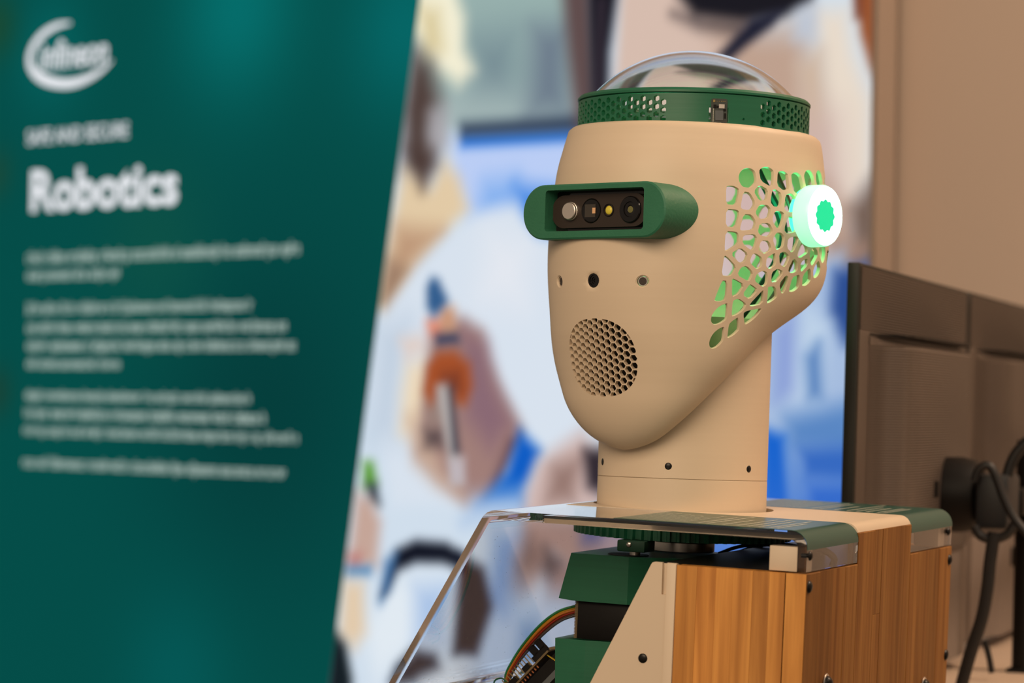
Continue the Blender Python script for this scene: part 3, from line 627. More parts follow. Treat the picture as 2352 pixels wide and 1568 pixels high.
fq = facet(-.0722, BASE+.004, -.2080, -.1380, 0, .104, .118, .172); lo.add(fq.v, fq.f)
lo.build('motor_bracket', green, robot, Tf, smooth=5, weld=1e-6)
# ---- circuit board on edge, with pin headers
Cc = Vector((-.2560, .140, -.0970)); cu_ = Vector((.0250, 0, .0275)).normalized(); cn = Vector((-cu_.z, 0, cu_.x)); cy = Vector((0, 1, 0))
cbd = MB().obox(Cc - cu_*.010, cu_*.0270, cy*.022, cn*.0008).build('circuit_board', pcb_brown, robot, Tf, smooth=0)
MB().obox(Cc + cu_*.0215 + Vector((.004, 0, -.0005)), Vector((.0062, 0, .0008)), cy*.022, Vector((-.0001, 0, .0008))).build('board_corner', pcb_brown, cbd, Tf, smooth=0)
for c0, ln in ((-.024, .0062), (-.006, .0035), (.010, .0075)):
    MB().obox(Cc + cu_*c0 + cn*.0032 - cy*.019, cu_*ln, cy*.0025, cn*.0024).build('pin_header', black, cbd, Tf, smooth=0)
for c0 in (.0075, .0150):
    MB().obox(Cc + cu_*c0 + cn*.0088 - cy*.019, cu_*.0024, cy*.0025, cn*.0040).build('plug', black, cbd, Tf, smooth=0)
for k in range(11):
    c0 = -.0290 + k*.0030
    MB().obox(Cc + cu_*c0 + cn*.0066 - cy*.019, cu_*.00035, cy*.00035, cn*.0044).build('pin', gold, cbd, Tf, smooth=0)
    MB().obox(Cc + cu_*c0 - cn*.0020 - cy*.019, cu_*.0005, cy*.0005, cn*.0014).build('solder_point', copper, cbd, Tf, smooth=0)
MB().obox(Cc - cu_*.004 - cn*.0115, cu_*.028, cy*.018, cn*.0070).build('chip_carrier', black, cbd, Tf, smooth=0)
MB().obox(Cc - cu_*.0 - cn*.016 - cy*.0185, cu_*.034, cy*.0005, cn*.0022).build('grey_strip', chip, cbd, Tf, smooth=0)
MB().obox(Cc + cu_*.015 - cn*.0075 - cy*.019, cu_*.0016 + cn*(-.006), cy*.001, cn*.0012).build('yellow_lead', mat('yellow_wire', (.55, .36, .02), .45), cbd, Tf, smooth=0)
# ---- ribbon of coloured wires
wire_cols = [('green_wire', (.02, .22, .07)), ('yellow_wire_2', (.62, .40, .02)), ('orange_wire', (.55, .17, .02)), ('red_wire', (.38, .035, .02)), ('brown_wire', (.12, .05, .025)), ('grey_wire', (.06, .055, .06))]
base_pts = [(-.2200, .135, -.0470), (-.2289, .132, -.0490), (-.2427, .130, -.0545), (-.2570, .130, -.0660), (-.2711, .130, -.0830), (-.2800, .130, -.0975), (-.2845, .130, -.1080), (-.2838, .131, -.1180), (-.277, .132, -.124)]
rib = None
for k, (nm, c) in enumerate(wire_cols):
    pth = []
    for i, p in enumerate(base_pts):
        fan = .00155*k*(1 - .55*max(0, i-3)/5); j = k*.0002
        nrm = Vector((.55, 0, -.83)) if i < 5 else Vector((.95, 0, -.2))
        q = Vector(p) + nrm*fan + Vector((0, .0015*math.sin(k*2.1) , 0))
        pth.append(q)
    wm = mat(nm, c, .4)
    tag(MB().tube(spline(pth, 7), .00098, 8).build('wire', wm, robot, Tf), nm.replace('_2', '').replace('_', ' ') + ' of the ribbon cable')
MB().tube(spline([(-.290, .12, -.119), (-.2895, .12, -.112), (-.284, .121, -.1095), (-.278, .122, -.1130)], 6), .0007, 8).build('wire', mat('thin_green_wire', (.01, .12, .05), .4), robot, Tf)
for y, x0, z0, k in ((.215, -.128, -.002, 1.0), (.245, -.122, -.002, .8)):
    MB().tube(spline([(x0-.012, y, z0-.004), (x0+.004, y, z0+.0025*k), (x0+.022, y+.01, z0+.0055*k), (x0+.040, y+.02, z0+.0015*k), (x0+.056, y+.03, z0-.006)], 6), .0015, 10).build('inner_cable', cable_black, robot, Tf)
MB().tube(spline([(-.045, .055, -.003), (-.034, .06, .008), (-.020, .075, .013), (-.014, .095, .006), (-.02, .11, -.003)], 6), .0026, 10).build('inner_cable', cable_black, robot, Tf)
MB().tube(spline([(-.05, .075, .012), (-.036, .07, .004), (-.024, .065, -.002)], 6), .0035, 10).build('inner_cable', cable_black, robot, Tf)
MB().box((-.060, .185, -.0005), (-.052, .200, .0225)).build('inner_post', black, robot, Tf, smooth=0)

# ---- neck: two turned sleeves
RN = 195*PXM
MB().lathe([(RN-.004, -.0035), (RN-.0008, -.0035), (RN, -.0025), (RN, .02248), (RN-.0004, .0228), (RN-.004, .0228)], 96).build('neck_base', cream, robot, Hf)
neck = MB().lathe([(RN-.004, .0230), (RN-.0004, .0230), (RN, .0233), (RN+.0003, .150), (RN-.003, .150)], 96).build('neck', cream, robot, Hf)
for ang, z in ((-31.76, .0340), (28.48, .0326), (87.98, .0323), (147.5, .0325), (-92, .0335)):
    fr = Hf @ Matrix.Rotation(math.radians(ang), 4, 'Z') @ Matrix.Translation((0, -RN + .0004, z))
    dome_screw('screw', .0031, .0010, screw_black, neck, fr)

# ---- head shell
PROF = [(1036, 2, 2, 214), (1034, 22, 12, 214), (1030, 44, 24, 214), (1022, 68, 38, 214), (1008, 94, 50, 214), (985, 124, 68, 213), (958, 152, 86, 206), (930, 176, 106, 196), (900, 194, 126, 180), (865, 216, 152, 162), (830, 234, 178, 144), (790, 248, 214, 120), (755, 260, 248, 93), (725, 273, 284, 62), (700, 284, 314, 36), (672, 293, 335, 18), (645, 299, 347, 8), (600, 303, 352, 3), (550, 304, 352, 1), (500, 301, 350, -1), (450, 296, 346, -2), (400, 289, 340, -2), (350, 280, 330, -6), (325, 276, 323, -8), (312, 273, 319, -8), (305, 268, 314, -8), (303, 262, 306, -8), (303, 240, 270, -8)]
rows = [((1163.5-y)*PXM, a*PXM, b_*PXM, c*PXM) for y, a, b_, c in PROF]
tl = [0.0]
for p, q in zip(rows, rows[1:]): tl.append(tl[-1] + math.sqrt((q[0]-p[0])**2 + (((q[1]-p[1]) + (q[2]-p[2]))/2)**2))
RW = np.array(rows); TL_ = np.array(tl)
tang = np.zeros_like(RW)
for i in range(len(RW)):
    a_, c_ = max(i-1, 0), min(i+1, len(RW)-1)
    tang[i] = (RW[c_]-RW[a_])/(TL_[c_]-TL_[a_])
tang[-4:] *= .3
def section0(t):
    t = min(max(t, 0), TL_[-1]); i = min(int(np.searchsorted(TL_, t, side='right'))-1, len(TL_)-2); h = TL_[i+1]-TL_[i]; u = (t-TL_[i])/h
    return RW[i]*(2*u**3-3*u*u+1) + tang[i]*h*(u**3-2*u*u+u) + RW[i+1]*(-2*u**3+3*u*u) + tang[i+1]*h*(u**3-u*u)
FT = np.linspace(0, TL_[-1], 700); FR = np.array([section0(t) for t in FT]); dt_ = FT[1]-FT[0]
t_top = TL_[-9]
for _ in range(2):                                     # fair the measured rows
    kw = int(.016/dt_)
    pad = np.vstack([2*FR[0]-FR[kw:0:-1], FR, 2*FR[-1]-FR[-2:-kw-2:-1]])
    ker = np.hanning(2*kw+1); ker /= ker.sum()
    SM = np.array([np.convolve(pad[:, k], ker, 'valid') for k in range(4)]).T
    wgt = np.clip((t_top - FT)/.02, 0, 1)[:, None]*np.clip(FT/.012, 0, 1)[:, None]
    FR = FR*(1-wgt) + SM*wgt
def section(t):
    t = min(max(t, 0), TL_[-1]); u = t/dt_; i = min(int(u), len(FT)-2); u -= i
    return FR[i]*(1-u) + FR[i+1]*u
SK = .105
def hp(s, t):
    z, a, bb, c = section(t); th = s/SK
    return Vector((a*math.sin(th), -(c + bb*math.cos(th)), z))
def hpos(s, t):
    e = 1.2e-4
    p = hp(s, t); du = hp(s+e, t)-hp(s-e, t); dv = hp(s, min(t+e, TL_[-1]))-hp(s, max(t-e, 0))
    n = du.cross(dv)
    n = n.normalized() if n.length > 1e-14 else Vector((0, 0, 1))
    return p, n
nz_ = int(TL_[-4]/dt_)
def z2t(z): return float(np.interp(z, FR[:nz_, 0], FT[:nz_]))
holes = []
EAR = [(0.1214, 0.2556), (0.1371, 0.2579), (0.1521, 0.2559), (0.1676, 0.2564), (0.1855, 0.2601), (0.2058, 0.262), (0.1071, 0.2408), (0.1197, 0.2381), (0.1314, 0.2453), (0.1448, 0.2423), (0.1573, 0.2401), (0.1072, 0.2246), (0.12, 0.2214), (0.1328, 0.2306), (0.1462, 0.226), (0.1572, 0.222), (0.1073, 0.2067), (0.1224, 0.207), (0.1348, 0.2173), (0.1473, 0.2093), (0.1606, 0.2079), (0.1152, 0.1961), (0.1294, 0.1924), (0.135, 0.2036), (0.1532, 0.1955), (0.1417, 0.1932), (0.1652, 0.1906), (0.1722, 0.2022), (0.1074, 0.1872), (0.1219, 0.1824), (0.1363, 0.1796), (0.1492, 0.1828), (0.1767, 0.1934), (0.1902, 0.1988), (0.1079, 0.1684), (0.1175, 0.172), (0.131, 0.1683), (0.1587, 0.1772), (0.1702, 0.1795), (0.1837, 0.1853), (0.1969, 0.1925), (0.2067, 0.2049), (0.1174, 0.1507), (0.1268, 0.1574), (0.1426, 0.1636), (0.1506, 0.169), (0.1283, 0.1324), (0.1392, 0.1412), (0.1456, 0.1506)]
extra = []
for s, z in EAR:
    s2 = .365 - s
    if z > .195 and s2 > .2 and all(math.dist((s2, z), q) > .0125 for q in EAR + extra): (extra.append((s2, z)) if s2 < .232 else None)
seeds = [tuple(p) for p in EAR] + extra
for k, (cs, cz) in enumerate(seeds):
    if math.dist((cs, cz), (.1824, .2316)) < .0135: continue
    poly = circ(cs, cz, .0086, 16, .2)
    for j, q in enumerate(seeds):
        if j == k: continue
        d = math.dist(q, (cs, cz))
        if d < .032:
            nn = ((q[0]-cs)/d, (q[1]-cz)/d); poly = clip_half(poly, (cs + nn[0]*(d/2-.00165), cz + nn[1]*(d/2-.00165)), nn)
    if cs < .1086: poly = clip_half(poly, (cs-.0042, cz), (-1, 0))
    poly = chaikin(dedupe(poly, .0012), .2)
    inn = [(p[0], z2t(p[1])) for p in grow(poly, .955)]; out_ = [(p[0], z2t(p[1])) for p in poly]
    holes.append((out_, inn))
    holes.append(([(-p[0], p[1]) for p in reversed(out_)], [(-p[0], p[1]) for p in reversed(inn)]))
# mouth grille: hexagons clipped by a rounded outline
mc = (.0020, .1146); bound = []
for k in range(64):
    a = 2*math.pi*k/64; ca, sa = math.cos(a), math.sin(a); e = 2/2.35
    bound.append((mc[0] + .0328*math.copysign(abs(ca)**e, ca), mc[1] + .0300*math.copysign(abs(sa)**e, sa)))
pitch = .00578; cp = pitch*.866
for i in range(-7, 8):
    for j in range(-6, 7):
        cx = mc[0] + i*cp; cz = mc[1] + (j + (.5 if i % 2 else 0))*pitch
        hx = [(cx + .00286*math.cos(math.radians(60*k)), cz + .00286*math.sin(math.radians(60*k))) for k in range(6)]
        for k in range(64):
            a, c = bound[k], bound[(k+1) % 64]
            hx = clip_half(hx, a, (c[1]-a[1], -(c[0]-a[0])))
            if len(hx) < 3: break
        hx = dedupe(hx, .0002) if len(hx) >= 3 else hx
        if len(hx) < 3 or abs(parea(hx)) < 1.6e-6: continue
        def m2(p):
            t = z2t(p[1]); return (SK*math.asin(p[0]/section(t)[1]), t)
        holes.append(([m2(p) for p in grow(hx, 1.03)], [m2(p) for p in hx]))
# sensor holes in the cheeks and the lens hole between them
for X, z, r in ((.0022, .1736, .0056), (.0428, .1733, .0040), (-.0385, .1737, .0040)):
    t = z2t(z); a_ = section(t)[1]
    o_ = [(SK*math.asin(p[0]/a_), z2t(p[1])) for p in circ(X, z, r*1.22, 20)]
    i_ = [(SK*math.asin(p[0]/a_), z2t(p[1])) for p in circ(X, z, r, 20)]
    holes.append((o_, i_))
vo_ = rrect(.0030, .2279, .0555, .0180, .004, 5)
vo_ = [(SK*math.asin(p[0]/section(z2t(p[1]))[1]), z2t(p[1])) for p in [q for a, b in zip(vo_, vo_[1:] + vo_[:1]) for q in [(a[0]+(b[0]-a[0])*k/12, a[1]+(b[1]-a[1])*k/12) for k in range(12 if math.dist(a, b) > .01 else 1)]]]
holes.append((vo_, vo_))
# back of the head: a lattice of larger rounded openings
for sx in (1, -1):
    for i in range(5):
        for j in range(4):
            cs = math.pi*SK - .0108 - .0198*i; cz = .1985 + .0215*j + (.01075 if i % 2 else 0)
            if cz > .268 or cs < .238: continue
            poly = chaikin([(cs + .0108*math.cos(math.radians(60*k)), cz + .0108*math.sin(math.radians(60*k))) for k in range(6)], .2)
            poly = [(sx*p[0], z2t(p[1])) for p in poly]
            if sx < 0: poly.reverse()
            holes.append((poly, grow(poly, .95)))
hb = shell(hpos, -math.pi*SK, math.pi*SK, 0, float(TL_[-1]), 132, 84, holes, lambda s: .0040 - .0012*min(1, max(0, (abs(s) - .06)/.03)), .0009)
head = hb.build('head_shell', cream, robot, Hf, smooth=38, weld=2e-6)
# sensors behind the three small holes
for X, z, r, nm in ((.0022, .1736, .0056, 'lens'), (.0428, .1733, .0040, 'microphone'), (-.0385, .1737, .0040, 'microphone')):
    p, n = hpos(SK*math.asin(X/section(z2t(z))[1]), z2t(z))
    fr = Hf @ Matrix.Translation(p) @ Vector((0, -1, 0)).rotation_difference(n).to_matrix().to_4x4()
    if nm == 'lens':
        MB().lathe([(.0001, .0042), (.0013, .0040), (.0015, .0030), (.0026, .0030), (.0028, .0022), (.0040, .0022), (.0042, .0014), (.0054, .0014), (.0054, .010), (.0001, .010)], 28, ax=1).build(nm, black_gloss, head, fr)
    else:
        MB().lathe([(.0001, .0024), (.0028, .0024), (.0030, .0016), (.0038, .0016), (.0038, .009), (.0001, .009)], 24, ax=1).build(nm, steel, head, fr)
        MB().lathe([(.0001, .0018), (.0028, .0018), (.0028, .0023), (.0001, .0023)], 20, ax=1).build('microphone_mesh', brown_black, head, fr)

sp = hpos(SK*.0242, z2t(.1146)); fr = Hf @ Matrix.Translation(sp[0]) @ Vector((0, -1, 0)).rotation_difference(sp[1]).to_matrix().to_4x4()
MB().lathe([(.0001, .0120), (.012, .0130), (.030, .0105), (.037, .0105), (.037, .020), (.0001, .020)], 40, ax=1).build('mouth_dark_backing', black, head, fr)  # unseen black disc added behind the grille to keep the mouth dark
# ---- green collar with two fields of hexagonal vents
RC = 267*PXM
def cpos(R):
    def f(s, t):
        a = s/R; return Vector((R*math.sin(a), -R*math.cos(a), t)), Vector((math.sin(a), -math.cos(a), 0))
    return f
ch = []
def hexa(deg, z, r=.00258): 
    s = RC*math.radians(deg)
    return [(s + r*math.sin(math.radians(60*k)), z + r*math.cos(math.radians(60*k))) for k in range(6)]
for a0, sgn, n in ((23.2, -1, 36), (73.3, 1, 24), (160, 1, 5)):
    for k in range(n):
        for j in range(3):
            z = .3137 - .0063*j + (.00305 if k % 2 else 0)
            d = a0 + sgn*3.5*k
            if d > 178 or d < -178: continue
            h = hexa(d, z); ch.append((h, grow(h, .97)))
sl_ = rrect(RC*math.radians(50), .3050, RC*math.radians(4.9), .0057, .0006, 2)
ch.append((sl_, grow(sl_, .97)))
dt = circ(RC*math.radians(62.6), .3026, .0011, 10); ch.append((dt, grow(dt, .9)))
col_b = shell(cpos(RC), -math.pi*RC, math.pi*RC, .2975, .3208, 150, 6, ch, lambda s: .0040, .0002)
for z in (.2975, .3208):
    n_ = 150; v0 = len(col_b.v)
    col_b.v += [(R_*math.sin(2*math.pi*k/n_), -R_*math.cos(2*math.pi*k/n_), z) for R_ in (RC, RC-.004) for k in range(n_)]
    col_b.f += [(v0+k, v0+(k+1) % n_, v0+n_+(k+1) % n_, v0+n_+k) for k in range(n_)]
collar = col_b.build('vent_collar', green, robot, Hf, smooth=30, weld=2e-6)
MB().lathe([(RC-.004, .2885), (RC+.0002, .2885), (RC+.0002, .2969), (RC-.0002, .2972), (RC-.004, .2972)], 120).build('collar_foot', green, robot, Hf)
MB().lathe([(.0832, .3214), (RC-.0004, .3214), (RC+.0006, .3220), (RC+.0006, .3236), (RC-.0012, .3256), (.0850, .3262), (.0832, .3256), (.0832, .3214)], 120).build('collar_lip', green, robot, Hf)
# circuit board standing in the collar slot
Pf = Hf @ Matrix.Rotation(math.radians(50.1), 4, 'Z') @ Matrix.Translation((0, -RC - .0003, .3052))
pb_ = MB().prism(rrect(0, 0, .0064, .0121, .0016, 4), 0, .0012, lambda a, c, h: (a, h, c)).build('sensor_board', pcb_green, robot, Pf, smooth=0)
MB().box((-.0030, -.0006, -.0048), (.0032, 0, .0028)).build('chip', chip, pb_, Pf, smooth=20, bevel=.0002)
for k in range(6):
    MB().box((-.0030 + k*.0014, -.0002, .0098), (-.0024 + k*.0014, 0, .0103)).build('contact', gold, pb_, Pf, smooth=0)
MB().box((-.0050, -.0003, .0092), (-.0034, 0, .0110)).build('contact', gold, pb_, Pf, smooth=0)
MB().box((.0036, -.0003, -.0118), (.0050, 0, -.0104)).build('contact', gold, pb_, Pf, smooth=0)
for px_, pz_, wx, wz in ((.0018, .0062, .0022, .0016), (-.0035, .0060, .0010, .0013), (.0042, .0035, .0009, .0008), (-.0012, .0058, .0008, .0007), (.0047, -.0010, .0006, .0020)):
    MB().box((px_-wx, -.0007, pz_-wz), (px_+wx, 0, pz_+wz)).build('component', silver if wx > .002 else black, pb_, Pf, smooth=0)
lg = MB(); n_ = 26
for k in range(n_):
    a = math.radians(35 + 290*k/(n_-1)); lg.v += [(.0030 + .0021*math.cos(a)*1.35 - .0018, -.00012, -.0082 + r_*math.sin(a)) for r_ in (.0014, .00175)]
lg.f = [(2*k, 2*k+1, 2*k+3, 2*k+2) for k in range(n_-1)]
for k in range(6): lg.add([(-.0008 + k*.0006, -.00012, -.0087), (-.0005 + k*.0006, -.00012, -.0087), (-.0005 + k*.0006, -.00012, -.0078), (-.0008 + k*.0006, -.00012, -.0078)], [(0, 1, 2, 3)])
lg.build('board_logo', film_ink, pb_, Pf, smooth=0)
for k in range(14): 
    MB().box((-.0049, -.00015, -.0058 + k*.00075), (-.0042, 0, -.0054 + k*.00075)).build('board_mark', film_ink, pb_, Pf, smooth=0)
# ---- clear dome
rd, hd = .0836, .0402; Rs = (rd*rd + hd*hd)/(2*hd); zc = .3246 + hd - Rs; am = math.asin(rd/Rs); th_ = .0024
pr = [(max(Rs*math.sin(am*k/28), 1e-5), zc + Rs*math.cos(am*k/28)) for k in range(29)]
pr += [(max((Rs-th_)*math.sin(am*k/28), 1e-5), zc + (Rs-th_)*math.cos(am*k/28)) for k in range(28, -1, -1)]
dm = MB().lathe(pr, 120).build('dome', dome_glass, robot, Hf, smooth=50, weld=3e-5)

# ---- visor with depth camera
def face_y(x, z):
    _, a_, b_, c_ = section(z2t(z)); return c_ + b_*math.sqrt(max(0, 1 - (x/a_)**2))
VC = (.0030, .2271); hw, hh_ = .0712, .0214
vb = MB(); pl = lambda a, c, h: (a, -h, c)
stad = rrect(VC[0], VC[1], hw, hh_, .0212, 14); stad_in = rrect(VC[0], VC[1], hw-.0012, hh_-.0012, .0202, 14)
opn = rrect(.0040, .2280, .0492, .0160, .0026, 3)
vb.prism(stad_in, .1262, .1255, pl, holes=[opn])
vb.f = [f for f in vb.f if len(f) == 3 and all(i < len(stad_in)+len(opn) for i in f)]
n_ = len(stad); v0 = len(vb.v)
vb.v += [pl(p[0], p[1], .1262) for p in stad_in] + [pl(p[0], p[1], .1252) for p in stad] + [pl(p[0], p[1], face_y(p[0], p[1]) - .003) for p in stad]
for r_ in (0, 1):
    vb.f += [(v0 + r_*n_ + k, v0 + r_*n_ + (k+1) % n_, v0 + (r_+1)*n_ + (k+1) % n_, v0 + (r_+1)*n_ + k) for k in range(n_)]
v0 = len(vb.v); m_ = len(opn)
vb.v += [pl(p[0], p[1], .1262) for p in opn] + [pl(p[0], p[1], .1120) for p in opn]
vb.f += [(v0+k, v0+(k+1) % m_, v0+m_+(k+1) % m_, v0+m_+k) for k in range(m_)]
visor = vb.build('visor', green_grain, robot, Hf, smooth=35, weld=1e-6)
MB().prism(rrect(.0040, .2280, .0496, .0164, .0026, 3), .1120, .1090, pl).build('visor_glass', black_gloss, visor, Hf, smooth=0)
MB().prism(rrect(.0012, .2279, .0478, .0128, .0128, 10), .1165, .1119, pl).build('camera_face', brown_black, visor, Hf, smooth=35, bevel=.0003)
YFACE = .1165
def disc_at(x, z, prof, m, nm): 
    return MB().lathe([(r, -h) for r, h in prof], 32, (x, -YFACE, z), 1).build(nm, m, visor, Hf)
zc_ = .2281
disc_at(-.0262, zc_, [(.0001, .0042), (.0062, .0042), (.0067, .0038), (.0068, .0020), (.0072, .0018), (.0072, -.001)], silver, 'round_cap')
disc_at(-.0064, zc_, [(.0001, .0002), (.0086, .0002), (.0092, .0008), (.0097, .0002), (.0098, -.001)], black_gloss, 'projector_window')
MB().box((-.0124, -YFACE-.0006, zc_-.0050), (-.0018, -YFACE-.0002, zc_+.0050)).build('projector_plate', mat('dim_glass', (.05, .042, .034), .2), visor, Hf, smooth=0)
MB().box((-.0046, -YFACE-.0010, zc_-.0022), (-.0016, -YFACE-.0006, zc_+.0022)).build('projector_chip', mat('warm_chip', (.72, .42, .22), .4), visor, Hf, smooth=0)
disc_at(.0112, zc_, [(.0044, .0008), (.0050, .0006), (.0051, -.001)], black, 'flash_ring')
disc_at(.0112, zc_, [(.0001, .0012), (.0020, .0010), (.0030, .0004), (.0034, 0), (.0034, -.001)], mat('yellow_phosphor', (.70, .58, .06), .3), 'flash')
disc_at(.0330, zc_, [(.0001, .0001), (.0026, .0004), (.0030, .0007), (.0056, .0008), (.0060, .0016), (.0096, .0018), (.0103, .0012), (.0104, -.001)], black_gloss, 'lens_barrel')
disc_at(.0330, zc_, [(.0001, .0011), (.0014, .0010), (.0026, .0006)], mat('lens_coating', (.16, .15, .05), .15), 'lens_core')

# ---- glowing ear ring
ey, ez = .0185, .2316; ER = .0243
ear = MB().lathe([(.0001, .0975), (ER*.80, .0975), (ER*.80, .1040), (ER*.98, .1042), (ER, .1052), (ER, .1165), (ER*.955, .1185)], 72, (0, ey, ez), 0).build('ear_light', led_side, robot, Hf)
b = MB(); n_ = 96; inn, outr = [], []
for k in range(n_):
    a = 2*math.pi*k/n_; rr = .0114*(1 + .14*(abs(((k*12/n_) % 1) - .5)*2))
    inn.append((.1186, ey + rr*math.cos(a), ez + rr*math.sin(a))); outr.append((.1185, ey + ER*.955*math.cos(a), ez + ER*.955*math.sin(a)))
b.add(inn + outr, [(k, (k+1) % n_, n_+(k+1) % n_, n_+k) for k in range(n_)])
b.build('light_ring', led_face, ear, Hf, smooth=0)
b = MB().add(inn, [tuple(range(n_))]); b.build('light_core', led_core, ear, Hf, smooth=0)
for sx in (1, -1):
    l = bpy.data.lights.new('ear_lamp', 'POINT'); l.energy = .17; l.color = (.015, 1.0, .32); l.shadow_soft_size = .012
    o = bpy.data.objects.new('ear_lamp', l); COL.objects.link(o); o.parent = robot
    o.matrix_local = WM[robot.name].inverted() @ (Hf @ Matrix.Translation((sx*.072, .02, .225)))
glow_mat = mat('led_added_glow', (.1, .6, .3), .4, emit=(.02, 1.0, .20), strength=4.0)  # emissive ring added behind the ear lens to cast green glow on the shell
MB().lathe([(ER*.86, .1000), (ER*.90, .1000), (ER*.90, .1043), (ER*.86, .1043)], 64, (0, ey, ez), 0).build('added_glow_ring', glow_mat, ear, Hf)
# dark cables inside the head
MB().tube(spline([(.02, .00, .12), (.045, .03, .17), (.060, .045, .22), (.05, .02, .27)], 6), .0035, 10).build('head_cable', cable_black, robot, Hf)
MB().tube(spline([(.035, .01, .12), (.058, .045, .18), (.068, .050, .225), (.055, .03, .28)], 6), .0022, 8).build('head_cable', mat('dark_red_wire', (.16, .012, .012), .45), robot, Hf)
MB().tube(spline([(.040, -.075, .13), (.058, -.066, .165), (.066, -.052, .19)], 6), .0045, 10).build('head_cable', cable_black, robot, Hf)

# ================================================================== PLINTH UNDER THE ROBOT
pz = (Tf @ Vector((-.2, .2, BASE))).z - .014
Tyaw = math.atan2(TORSO_R[1][0], TORSO_R[0][0])
Pl = Matrix.Translation((TORSO_O[0], TORSO_O[1], 0)) @ Matrix.Rotation(Tyaw, 4, 'Z')
pln = empty('plinth', Pl @ Matrix.Translation((-.22, .205, 0)))
tag(pln, 'pale laminated plinth under the robot torso', 'plinth')
MB().box((-.47, -.02, .05), (.02, .43, pz-.03)).build('plinth_body', plinth_mat, pln, Pl, smooth=30, bevel=.002)
MB().box((-.485, -.035, pz-.03), (.035, .445, pz)).build('plinth_top', plinth_mat, pln, Pl, smooth=30, bevel=.003)
MB().box((-.45, 0, 0), (0, .41, .05)).build('plinth_foot', black, pln, Pl, smooth=0)
b = MB().box((-.44, .01, pz), (-.01, .40, pz + .004)); b.build('rubber_mat', black, pln, Pl, smooth=0)

# ================================================================== MONITORS
Mf = frame(MON_R, MON_O)      # x along the screens, +y the way they face, z up; origin = near top corner of the back
MW, MH = .622, .386
def make_monitor(x0, label):
    fr = Mf @ Matrix.Translation((x0, 0, 0))
    t = empty('monitor', fr @ Matrix.Translation((MW/2, 0, -MH)))
    tag(t, label, 'monitor', None)
    MB().box((0, .0006, -MH), (MW, .0115, 0)).build('screen_bezel', mon_dark, t, fr, smooth=30, bevel=.0012)
    b = MB()
    # ridged thin upper back
    z = -.0030; pr = []
    while z > -.0585:
        pr += [(-.0016, z), (-.0004, z-.0012)]; z -= .0024
    b.v += [(x, p[0], p[1]) for x in (.004, MW-.004) for p in pr]; n = len(pr)
    b.f += [(k, k+1, n+k+1, n+k) for k in range(n-1)]
    b.box((.004, -.0005, -MH+.003), (MW-.004, .0007, -.003))
    b.build('upper_back', mon_mat, t, fr, smooth=0)
    # thick ridged electronics housing below the groove
    b = MB(); z = -.0640; pr = []
    while z > -.268:
        f = min(1, (-.0640 - z)/.012 + .35); pr += [(f, z), (f*.985, z-.0012)]; z -= .0024
    prof = [(.050, .0), (.078, -.003), (.098, -.012), (.112, -.022), (.128, -.0275), (.165, -.030), (MW-.165, -.030), (MW-.112, -.022), (MW-.078, -.003), (MW-.05, 0)]
    m = len(prof); n = len(pr)
    b.v += [(p[0], p[1]*q[0] - (0.0012 if q[0] < .99 else 0.0) , q[1]) for q in pr for p in prof]
    b.f += [(j*m+i, j*m+i+1, (j+1)*m+i+1, (j+1)*m+i) for j in range(n-1) for i in range(m-1)]
    k = len(b.v)
    b.v += [(p[0], p[1]*pr[0][0], pr[0][1]+.0004) for p in prof]; b.f.append(tuple(range(k, k+m)))
    b.build('ridged_housing', mon_mat, t, fr, smooth=25)
    # smooth lower cover
    b = MB()
    b.prism([(.055, 0), (.095, -.010), (.125, -.026), (MW-.125, -.026), (MW-.095, -.010), (MW-.055, 0)], -.382, -.2685, lambda a, c, h: (a, c, h))
    lc = b.build('lower_cover', mon_low, t, fr, smooth=25)
    MB().prism(rrect(.196, -.296, .0045, .011, .0040, 5), -.0262, -.0290, lambda a, c, h: (a, h, c)).build('keyhole_slot', black, lc, fr, smooth=0)
    MB().prism(rrect(.262, -.206, .0125, .0075, .0008, 2), -.0308, -.0300, lambda a, c, h: (a, h, c)).build('socket', black, t, fr, smooth=0)
    MB().lathe([(.0001, -.0660), (.026, -.0660), (.034, -.060), (.037, -.048), (.037, -.029), (.0001, -.029)], 36, (MW/2+.012, 0, -.212), 1).build('mount_plate', black, t, fr)
    b = MB()  # black strip standing in for the shadow in the groove above the housing
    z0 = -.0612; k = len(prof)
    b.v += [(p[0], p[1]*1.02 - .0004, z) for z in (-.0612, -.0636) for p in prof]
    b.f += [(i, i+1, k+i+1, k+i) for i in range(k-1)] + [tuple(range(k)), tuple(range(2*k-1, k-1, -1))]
    b.build('groove_shade', black, t, fr, smooth=0)
    return t
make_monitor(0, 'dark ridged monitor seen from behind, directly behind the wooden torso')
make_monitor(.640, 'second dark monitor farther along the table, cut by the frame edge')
def mcable(pts, r, label, nm='cable'):
    o = MB().tube(spline(pts, 8), r, 10).build(nm, cable_black, None, Mf); return tag(o, label, 'cable')
TT = -.395
st_ = empty('monitor_stand', Mf @ Matrix.Translation((.46, -.094, TT)))
tag(st_, 'black post with clamps and arms holding the two dark monitors', 'stand')
MB().tube([(.463, -.094, TT), (.459, -.094, -.158)], .0138, 20).build('pole', black, st_, Mf)
MB().box((.446, -.112, TT), (.480, -.076, TT+.004)).build('foot', black, st_, Mf, smooth=30, bevel=.002)
MB().box((.272, -.0985, -.243), (.355, -.0668, -.190)).build('clamp', mat('clamp_plastic', (.013, .014, .016), .5), st_, Mf, smooth=30, bevel=.005)
MB().box((.355, -.102, -.232), (.448, -.086, -.205)).build('arm', black, st_, Mf, smooth=30, bevel=.003)
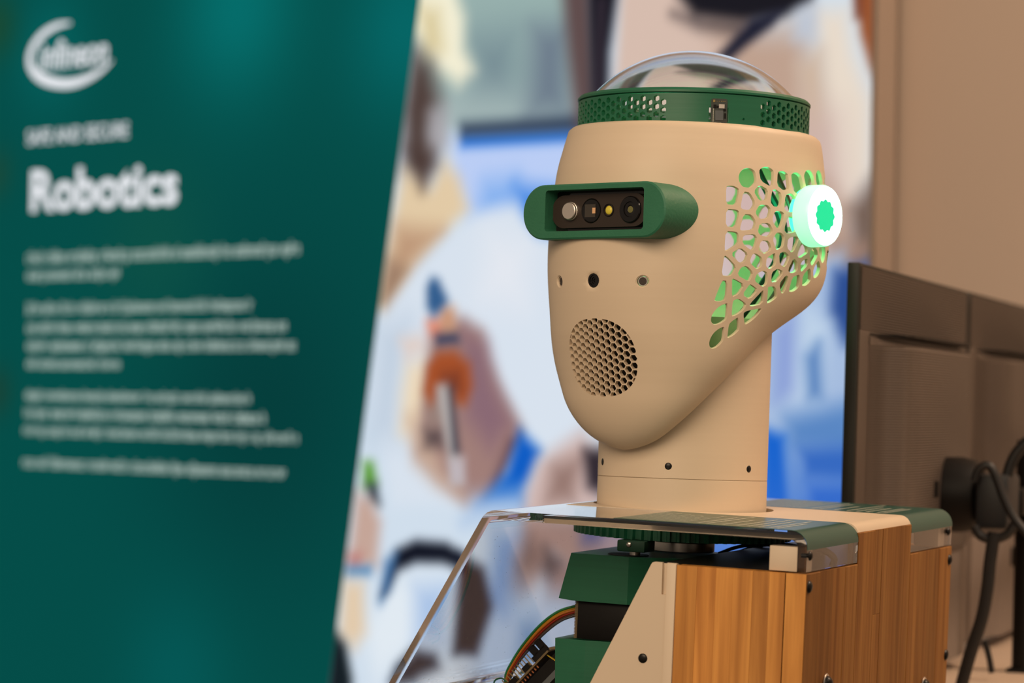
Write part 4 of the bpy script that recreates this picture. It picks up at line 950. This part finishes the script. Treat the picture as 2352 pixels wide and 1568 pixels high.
MB().box((.472, -.102, -.232), (.975, -.086, -.205)).build('arm', black, st_, Mf, smooth=30, bevel=.003)
MB().box((.935, -.100, -.240), (1.00, -.0668, -.195)).build('clamp', black, st_, Mf, smooth=30, bevel=.005)
def mcable(pts, r, label, nm='cable'):
    o = MB().tube(spline(pts, 8), r, 10).build(nm, cable_black, None, Mf); return tag(o, label, 'cable')
mcable([(0.264, -0.0668, -0.1969), (0.264, -0.0707, -0.1855), (0.264, -0.0789, -0.181), (0.264, -0.0858, -0.1878), (0.264, -0.0952, -0.2105), (0.264, -0.1062, -0.2309), (0.264, -0.1224, -0.249)], 0.0042, 'thin black cable looping over the clamp on the monitor stand')
mcable([(0.262, -0.0683, -0.24), (0.262, -0.0744, -0.2489), (0.262, -0.0862, -0.2518), (0.262, -0.0994, -0.247), (0.262, -0.1066, -0.2371)], 0.0046, 'short black cable sagging in a loop below the clamp')
mcable([(0.262, -0.0877, -0.245), (0.262, -0.0843, -0.2736), (0.262, -0.0824, -0.2988), (0.262, -0.0778, -0.3283), (0.262, -0.069, -0.358), (0.262, -0.0614, -0.3877), (0.262, -0.0588, -0.4004)], 0.0064, 'thick black cable hanging from the clamp down to the table')
mcable([(0.3, -0.1127, -0.1558), (0.3, -0.1017, -0.1688), (0.3, -0.0957, -0.1817), (0.3, -0.0926, -0.1945)], 0.0055, 'black cable arching down beside the post of the monitor stand')
mcable([(0.35, -0.0685, -0.3559), (0.35, -0.0733, -0.3728), (0.35, -0.0763, -0.3877)], 0.0032, 'thin dark lead ending on the table below the monitors')
# ================================================================== TABLE
tb_ = empty('table', Mf @ Matrix.Translation((.6, -.1, -MON_O[2])))
tag(tb_, 'beige table carrying the two monitors behind the robot', 'table')
MB().box((-.03, -.38, TT-.025), (1.05, .26, TT)).build('table_top', table_mat, tb_, Mf, smooth=30, bevel=.003)
for x, y in ((.02, -.33), (.02, .21), (1.0, -.33), (1.0, .21)):
    MB().box((x-.025, y-.025, -MON_O[2]), (x+.025, y+.025, TT-.025)).build('leg', frame_mat, tb_, Mf, smooth=30, bevel=.002)
